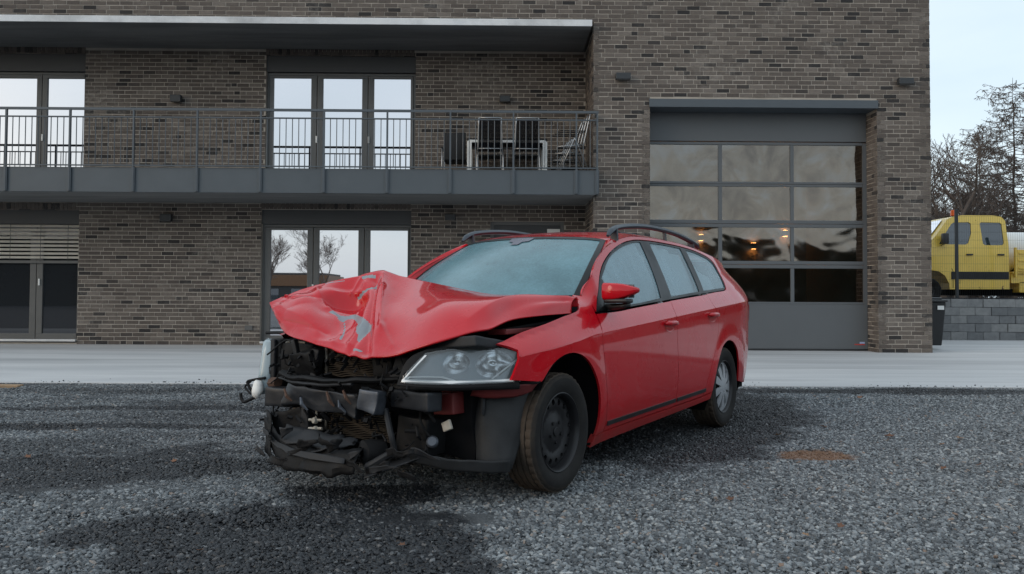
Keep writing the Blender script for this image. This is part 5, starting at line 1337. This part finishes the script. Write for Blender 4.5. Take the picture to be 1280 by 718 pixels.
# yellow crew cab truck on the upper yard
def yellow_mat():
    t = NT('yellow_paint'); p = t.obj()
    c = t.ramp(t.noise(2, 4, .6, p), [(.3, (.76,.51,.075)), (.7, (.84,.58,.10))])
    sp = t.n('SeparateXYZ'); t.l(p, sp.inputs[0])
    low = t.ramp(sp.outputs[2], [(.35, (1,1,1)), (1.1, (.35,.35,.35)), (1.6, (0,0,0))])
    rst = t.math('MULTIPLY', t.ramp(t.noise(5.5, 5, .65, p), [(.60, (0,0,0)), (.66, (1,1,1))]), low)
    c = t.mix(rst, c, (.10,.045,.02,1)); return t.done(t.bsdf(c, .35, 0, .5, .4))
M['yellow'] = yellow_mat()
M['truck_glass'] = window_glass('truck_glass', .08, (.03,.045,.05))
tk = empty('crew_cab_truck', (0, 22.0, .88)); tag(tk, 'yellow crew cab truck parked behind the mesh fence', 'truck')
def tz(pts): return [(x, z-.88) for x, z in pts]
prof = tz([(9.75,1.25), (9.72,1.75), (9.85,2.0), (10.35,2.22), (11.05,2.44), (11.30,2.70), (11.66,3.15), (11.80,3.21), (12.05,3.25), (12.9,3.245), (13.10,3.21), (13.19,3.10), (13.21,2.4), (13.21,1.27), (11.62,1.26), (11.60,1.42), (11.50,1.62), (11.33,1.74), (11.10,1.77), (10.87,1.72), (10.70,1.58), (10.62,1.40), (10.60,1.25)])
def truck_panel(name, outer, holes, y, mat, parent, lean=True, flange=.03, smooth=True):
    def fn(x, z):
        k = max(0, z-1.35); return Vector((x, y+(.16*(k/1.0)**1.3 if lean else 0), z))
    return surf_mesh(name, outer, holes, fn, M[mat] if isinstance(mat, str) else mat, parent, .18, flange, flip=False)
wF = tz([(11.36,2.46,), (11.43,2.58), (11.74,3.01), (11.80,3.05), (12.20,3.06), (12.26,3.02), (12.24,2.75), (12.14,2.49), (12.06,2.45)]); wR = tz([(12.50,3.02), (12.54,3.06), (13.04,3.05), (13.08,3.01), (13.09,2.50), (13.05,2.44), (12.58,2.44), (12.53,2.48)])
V2 = lambda q: [Vector(p) for p in q]
cab = truck_panel('cab', V2(prof), [V2(wF), V2(wR)], 0.0, 'yellow', tk)
q = MB(); n_ = len(prof)
def ly(z): return .16*(max(0, z-1.35)/1.0)**1.3
q.v = [(x, ly(z), z) for x, z in prof]+[(x, 2.0-ly(z), z) for x, z in prof]; q.f = [(i, (i+1) % n_, (i+1) % n_+n_, i+n_) for i in range(n_)]+[tuple(range(n_, 2*n_))]; q.mi = [0]*(n_+1); q.build('cab_shell', M['yellow'], tk)
for nm, wq in (('front_window', wF), ('rear_window', wR)): truck_panel(nm, V2(wq), [], .02, 'truck_glass', cab, flange=0)
truck_panel('side_moulding', V2(tz([(11.66,1.53), (11.66,1.73), (13.19,1.73), (13.19,1.53)])), [], -.015, 'engine_grey', cab, flange=.02)
for x in (12.405,): truck_panel('door_seam', V2(tz([(x-.008,1.30), (x+.008,1.30), (x+.008,3.12), (x-.008,3.12)])), [], -.002, 'shell', cab, flange=0)
truck_panel('door_seam', V2(tz([(11.70,1.30), (11.715,1.30), (11.715,1.75), (11.42,2.44), (11.40,2.43), (11.70,1.75)])), [], -.002, 'shell', cab, flange=0)
for x in (12.15, 12.98): m = MB(); m.bbox(x-.09, x+.09, ly(1.31)-.035, ly(1.31)-.005, 1.285, 1.325, .008); m.build('handle', M['black_plastic'], cab, True, angle=40)
m = MB(); m.bbox(11.36, 11.52, -.20, -.06, 1.57, 1.86, .03); m.bar((11.45, -.08, 1.60), (11.5, .10, 1.58), .05, .04); m.build('door_mirror', M['black_plastic'], tk, True, angle=40)
ws_ = MB(); ws_.add([(11.10, .30, 2.46-.88), (11.10, 1.70, 2.46-.88), (11.64, 1.62, 3.13-.88), (11.64, .38, 3.13-.88)], [(0,1,2,3)]); ws_.v = [(x-.02, y, z+.01) for x, y, z in ws_.v]; ws_.build('windscreen', M['truck_glass'], tk)
M['orange'] = simple('beacon_orange', (.75,.12,.02), .25, 0, .05, 5)
m = MB(); m.lathe([(0,.0), (.085,0), (.085,.04)], 16, Matrix.Translation((12.06, .95, 3.25-.88)) @ Matrix.Rotation(math.pi/2, 4, 'X')); b0 = m.build('beacon_base', M['black_plastic'], tk, True)
m = MB(); m.lathe([(.08,.03), (.08,.15), (.06,.18), (0,.185)], 16, Matrix.Translation((12.06, .60, 3.25-.88)) @ Matrix.Rotation(math.pi/2, 4, 'X')); m.build('beacon', M['orange'], tk, True, angle=50)
def truck_wheel(x):
    w_ = MB(); w_.lathe([(.16,.02), (.20,.06), (.30,.08), (.335,.06), (.34,0), (.34,-.12), (.30,-.15), (.1,-.15)], 32, Matrix.Translation((x, .12, .34)) @ Matrix.Rotation(math.pi, 4, 'Z')); o = w_.build('wheel', M['tyre'], tk, True, angle=40)
    MB().lathe([(0,.05), (.10,.05), (.14,.02), (.17,.03)], 20, Matrix.Translation((x, .12, .34)) @ Matrix.Rotation(math.pi, 4, 'Z')).build('rim', M['steel_rim'], o, True, angle=40)
truck_wheel(11.10); truck_wheel(15.0)
MB().bbox(11.7, 16.6, .35, 1.65, .22, .40, .02).build('chassis', M['shell'], tk)
MB().bbox(13.3, 16.8, .0, 2.0, .80, .86, .01).build('bed_floor', M['yellow'], tk)
for x0, x1 in ((13.40, 15.0), (15.06, 16.78)):
    o = MB().bbox(x0, x1, -.03, .0, .86, 1.44, .008).build('drop_side', M['yellow'], tk)
    for z in (.95, 1.15, 1.35): MB().bbox(x0+.03, x1-.03, -.05, -.031, z-.03, z+.03, .01).build('rib', M['yellow'], o)
MB().bbox(13.34, 13.39, -.05, .02, .70, 1.50, .008).build('bed_post', M['yellow'], tk); MB().bbox(13.28, 16.8, .05, .12, .55, .795, .008).build('bed_rail', M['yellow'], tk)
MB().bbox(13.5, 14.2, .05, .5, .30, .60, .02).build('tool_box', M['yellow'], tk)
wt = empty('water_tank', (14.6, 23.0, 1.75)); tag(wt, 'white rounded tank lying on the bed of the yellow truck', 'tank')
m = MB(); m.lathe([(0,-1.33), (.30,-1.33), (.46,-1.28), (.55,-1.15), (.56,0), (.55,1.15), (.46,1.28), (.30,1.33), (0,1.33)], 32, Matrix.Translation((0, 0, .56)) @ Matrix.Rotation(math.pi/2, 4, 'Z')); m.build('tank_body', M['white'], wt, True, angle=60)
for x in (-.8, .8): MB().bbox(x-.06, x+.06, -.45, .45, -.0, .12, .01).build('tank_cradle', M['shell'], wt)

# ================================================================== TREES
def bark(name, a, b):
    t = NT(name); return t.done(t.bsdf(t.ramp(t.noise(6, 5, .6, t.obj()), [(.3, a), (.7, b)]), .9))
M['bark'] = bark('bark', (.055,.044,.039), (.10,.082,.072)); M['twig'] = bark('twig', (.075,.058,.050), (.12,.095,.082)); M['pale_bark'] = bark('pale_bark', (.16,.125,.105), (.25,.20,.17))
def bare_tree(name, x, y, z0, h, seed, label, spread=.75, lean=(0, 0), depth=6, fork=.30, larch=False, group=None, rmin=.010, thick=.026, mats=('bark', 'twig')):
    rnd = random.Random(seed); tr_ = MB(); tw = MB()
    root = empty(name, (x, y, z0)); tag(root, label, 'tree', group)
    def limb(p, d, L, r, lv):
        n = 4 if lv < 3 else 3; pts = [p]; q = p; dd = d.copy()
        for k in range(n):
            dd = (dd+Vector((rnd.uniform(-1, 1), rnd.uniform(-1, 1), rnd.uniform(-.5, .9)))*(.16+.04*lv)).normalized(); q = q+dd*L/n; pts.append(q)
        rad = [max(rmin, r*(1-.28*k/n)) for k in range(n+1)]
        (tr_ if lv < 3 else tw).tube(pts, rad, 6 if lv < 2 else 3, False)
        if lv >= depth: return
        nb = rnd.choice((2, 3, 3)) if lv else 4
        if lv >= 2: nb += 1
        for k in range(nb):
            t = 1.0 if k == 0 else rnd.uniform(.35, .95); i = min(n, max(1, round(t*n))); a = rnd.uniform(0, 6.283)
            side = Vector((math.cos(a), math.sin(a), rnd.uniform(-.15, .55))); e = (dd*(1-spread*.62)+side*spread*.62).normalized() if k else (dd+side*.35).normalized()
            limb(pts[i], e, L*rnd.uniform(.56, .80), rad[i]*rnd.uniform(.55, .74), lv+1)
    if not larch: limb(Vector((0, 0, 0)), Vector((lean[0], lean[1], 1)).normalized(), h*fork, h*thick, 0)
    else:
        pts = [Vector((lean[0]*h*k/12+rnd.uniform(-.05, .05), lean[1]*h*k/12, h*k/12)) for k in range(13)]
        tr_.tube(pts, [h*.0095*(1-.93*k/12) for k in range(13)], 7, False)
        nb = int(h*14)
        for k in range(nb):
            f = .10+.88*k/nb; zc = h*f; a = k*2.4+rnd.uniform(-.4, .4); L = h*.30*(1-f)**.38*rnd.uniform(.6, 1.15)+.2
            b = Vector((lean[0]*zc, lean[1]*zc, zc)); d = Vector((math.cos(a), math.sin(a), .15)); P = [b]
            for j in range(1, 6): P.append(b+d*L*j/5+Vector((0, 0, -.16*L*math.sin(j/5*2.4)+.09*L*(j/5)**2)))
            tw.tube(P, [max(.011, .026*(1-f)+.012)*(1-.6*j/5) for j in range(6)], 3, False)
            for j in range(int(6+L*11)):
                t = rnd.uniform(.2, 1); i = min(4, int(t*5)); q = P[i].lerp(P[i+1], t*5-i); c = Vector((rnd.uniform(-1, 1), rnd.uniform(-1, 1), rnd.uniform(-.9, .3))).normalized()
                l2 = L*rnd.uniform(.10, .24); e = q+c*l2*.5+Vector((0, 0, -.05*l2)); g = q+c*l2+Vector((0, 0, -.22*l2)); tw.tube([q, e, g], [.011, .010, .007], 3, False)
                for _ in range(2):
                    c2 = (c+Vector((rnd.uniform(-1, 1), rnd.uniform(-1, 1), rnd.uniform(-1, .4)))).normalized(); tw.tube([e, e+c2*l2*.5], [.009, .007], 3, False)
    tr_.build('trunk', M[mats[0]], root, True); o = tw.build('crown', M[mats[1]], root); o['kind'] = 'stuff'; return root
bare_tree('bare_tree', 20.6, 38.0, .8, 11.5, 11, 'bare forked broadleaf tree rising behind the yellow cab roof', .80, (-.04, 0), 6, .27)
bare_tree('bare_tree', 23.4, 45.0, .8, 12.5, 17, 'broad leafless tree crown between the forked tree and the tall conifer', .85, (.02, 0), 6, .24)
bare_tree('larch_tree', 24.9, 41.0, .8, 11.2, 5, 'tall leafless conifer with drooping twigs at the right edge behind the truck', larch=True)
bare_tree('larch_tree', 26.6, 47.0, .8, 10.0, 8, 'leafless conifer farther back at the right edge of the sky', larch=True)
for k, (x, y, h, s_) in enumerate(((27.3, 52, 12.0, 21), (30.5, 55, 12, 22), (32.0, 58, 13.5, 23), (33.0, 62, 13, 24), (31.5, 53, 12.5, 26))):
    bare_tree('bare_tree', x, y, .8, h, s_, 'bare grey tree in the thicket behind the yellow truck', .9, (0, 0), 6, .22, group='bare trees in the thicket behind the truck')
# brushwood at the far edge of the yard: nobody could count it
bs = MB(); rb = random.Random(77)
for k in range(5200):
    x = rb.uniform(22, 40); y = rb.uniform(48, 60); z = .8; d = Vector((rb.uniform(-.5, .5), rb.uniform(-.4, .4), 1)).normalized(); L = rb.uniform(.9, 2.6+.9*math.sin(x*1.3)); p = Vector((x, y, z+rb.uniform(0, 1.1)))
    bs.tube([p, p+d*L*.5+Vector((rb.uniform(-.2, .2), 0, 0)), p+d*L+Vector((rb.uniform(-.35, .35), 0, 0))], [.022, .014, .006], 3, False)
tag(bs.build('brushwood', M['twig']), 'dark leafless brushwood along the far edge of the yard', kind='stuff')

# ================================================================== WHAT THE WINDOWS MIRROR (behind the camera)
M['hedge'] = simple('evergreen_hedge', (.020,.028,.020), .9, 0, .4, 2)
def hedge(x0, x1, y, h, label, seed, dens=150):
    rnd = random.Random(seed); m = MB(); n = int((x1-x0)*dens)
    m.box(x0+.3, x1-.3, y-.7, y+.7, -.05, h-.8)
    for k in range(n):
        x = rnd.uniform(x0, x1); top = h*(.86+.16*noise.noise((x*.35, seed, 0))+.07*noise.noise((x*1.4, seed, 2))); z = top*rnd.uniform(0, 1)**.6; q = Vector((x, y+rnd.uniform(-1.0, 1.1), z)); s = rnd.uniform(.10, .24)
        a = Vector((rnd.uniform(-1, 1), rnd.uniform(-1, 1), rnd.uniform(-1, 1))).normalized(); b = a.orthogonal().normalized(); m.add([q, q+a*s+b*s*.3, q+a*s*1.8, q+a*s-b*s*.3], [(0,1,2,3)])
    return tag(m.build('hedge', M['hedge']), label, 'hedge')
hedge(-62, -27, -36, 6.5, 'dark tall hedge mirrored in the low left terrace window', 3)
hedge(7, 42, -38, 6.1, 'dark tree belt mirrored in the lower garage door panes', 9)
hg = hedge(-30, 38, 0, 8.5, 'dark tree belt right of the yard mirrored in the red car doors', 14, 130); hg.rotation_euler = (0, 0, math.pi/2); hg.location = (46, 16, .8)
ws0 = empty('workshop', (-24.5, -41, 0)); tag(ws0, 'low dark workshop with orange fascia mirrored in the terrace door', 'building')
M['amber'] = simple('amber_fascia', (.22,.11,.05), .5); M['dark_wall'] = simple('dark_cladding', (.05,.048,.046), .7)
MB().box(-9, 9, -8, 0, -.05, 1.75).build('wall', M['dark_wall'], ws0); MB().bbox(-9.1, 9.1, -8.1, .15, 1.752, 2.75, .02).build('fascia', M['amber'], ws0); MB().box(-8.8, 8.8, -7.8, 0, 2.752, 2.95).build('roof', M['dark_wall'], ws0)
for x in (-7, -3.5, 0, 3.5, 7): MB().bbox(x-1.2, x+1.2, .005, .05, .3, 1.5, .01).build('window', M['truck_glass'], ws0)
bare_tree('bare_tree', -17.4, -29, 0, 12.5, 31, 'bare tree mirrored in the left pane of the terrace door', .7, (0, 0), 6, .26, rmin=.007, thick=.014, mats=('pale_bark', 'pale_bark'))
bare_tree('bare_tree', -13.6, -30, 0, 8.5, 33, 'smaller bare tree mirrored in the middle pane of the terrace door', .8, (0, 0), 6, .26, rmin=.007, thick=.014, mats=('pale_bark', 'pale_bark'))

# ================================================================== SMALL THINGS ON THE GRAVEL
def leaf_mat():
    t = NT('dead_leaf'); r_ = t.n('ObjectInfo').outputs['Random']
    c = t.ramp(r_, [(0, (.12,.055,.03)), (.5, (.21,.10,.055)), (1, (.30,.18,.10))]); c = t.mix(.4, c, t.ramp(t.noise(60, 4, .6, t.obj()), [(.3, (.5,.5,.5)), (.7, (1.3,1.3,1.3))]), 'MULTIPLY'); return t.done(t.bsdf(c, .8))
M['leaf'] = leaf_mat()
out_ = []
for k in range(25):
    a = 2*math.pi*k/25; r = 1-.38*abs(math.sin(a*2.5))**.7 if k else 1; out_.append((math.cos(a)*r, math.sin(a)*r*.85))
lm = MB(); lm.v = [(0, 0, 0)]+[(x*.5, y*.5, .10*abs(y)) for x, y in out_]+[(x, y, .45*y*y+.16*x*x) for x, y in out_]
lm.f = [(0, 1+k, 1+(k+1) % 25) for k in range(25)]+[(1+k, 26+k, 26+(k+1) % 25, 1+(k+1) % 25) for k in range(25)]; lm.mi = [0]*50
lf0 = lm.build('fallen_leaf', M['leaf'], None, True); lf0.modifiers.new('t', 'SOLIDIFY').thickness = .02
rb = random.Random(3)
LEAVES = [(2.853, 6.283, .050), (3.35, 6.22, .045), (2.93, 5.22, .032), (2.66, 5.13, .030), (2.17, 5.42, .038), (2.53, 6.75, .045), (1.13, 4.30, .035), (1.50, 3.80, .028), (2.0, 6.25, .038), (1.29, 3.66, .025), (-1.26, 3.40, .022), (-.45, 3.47, .022), (-2.1, 5.2, .026), (-1.7, 5.6, .03), (-3.3, 6.3, .035), (4.1, 7.3, .04), (3.6, 8.6, .045), (-3.1, 5.35, .030), (3.05, 5.9, .03)]
LEAF_SAYS = ['largest brown leaf on the gravel, right of the brown soil patch', 'brown leaf on the gravel below the wheelie bin, level with the soil patch',
 'lower of the brown leaves near the right picture edge', 'small leaf on the gravel below the right end of the brick pier', 'brown leaf lying on the right rim of the brown soil patch',
 'brown leaf on the gravel just above the brown soil patch', 'lone leaf on pale gravel, below the rear wheel of the car', 'right leaf of the two lowest ones right of the car', 'brown leaf on the damp gravel between rear wheel and soil patch',
 'lowest brown leaf right of the red car', 'orange brown leaf on the black damp gravel at the lower left', 'leaf on the damp gravel straight below the headlight', 'leaf on the dark gravel left of the torn bumper', 'leaf close to the left end of the torn bumper',
 'leaf on the gravel farthest to the left of the car', 'leaf on the gravel nearest the right edge below the block wall', 'brown leaf near the concrete below the right garage corner', 'lower of the two leaves at the far left of the gravel', 'small leaf between the two leaves right of the soil patch and the lower pair']
for k, (x, y, s) in enumerate(LEAVES):
    o = lf0 if k == 0 else lf0.copy()
    if k: COL.objects.link(o)
    o.location = (x, y, gz(x, y)+.024); o.scale = (s*.85, s*.85, s*.85); o.rotation_euler = (rb.uniform(-.35, .35), rb.uniform(-.35, .35), rb.uniform(0, 6.28))
    tag(o, LEAF_SAYS[k], 'leaf', 'brown leaves scattered over the gravel')
M['wood'] = simple('weathered_board', (.34,.23,.14), .8, 0, .25, 5, .2, 40)
pk = MB().bbox(-.65, .65, -.06, .06, 0, .035, .004).build('wooden_plank', M['wood'], loc=(-6.10, 9.22, .0)); pk.rotation_euler = (.0, .012, .03); tag(pk, 'weathered wooden board lying on the gravel at the left edge', 'plank')
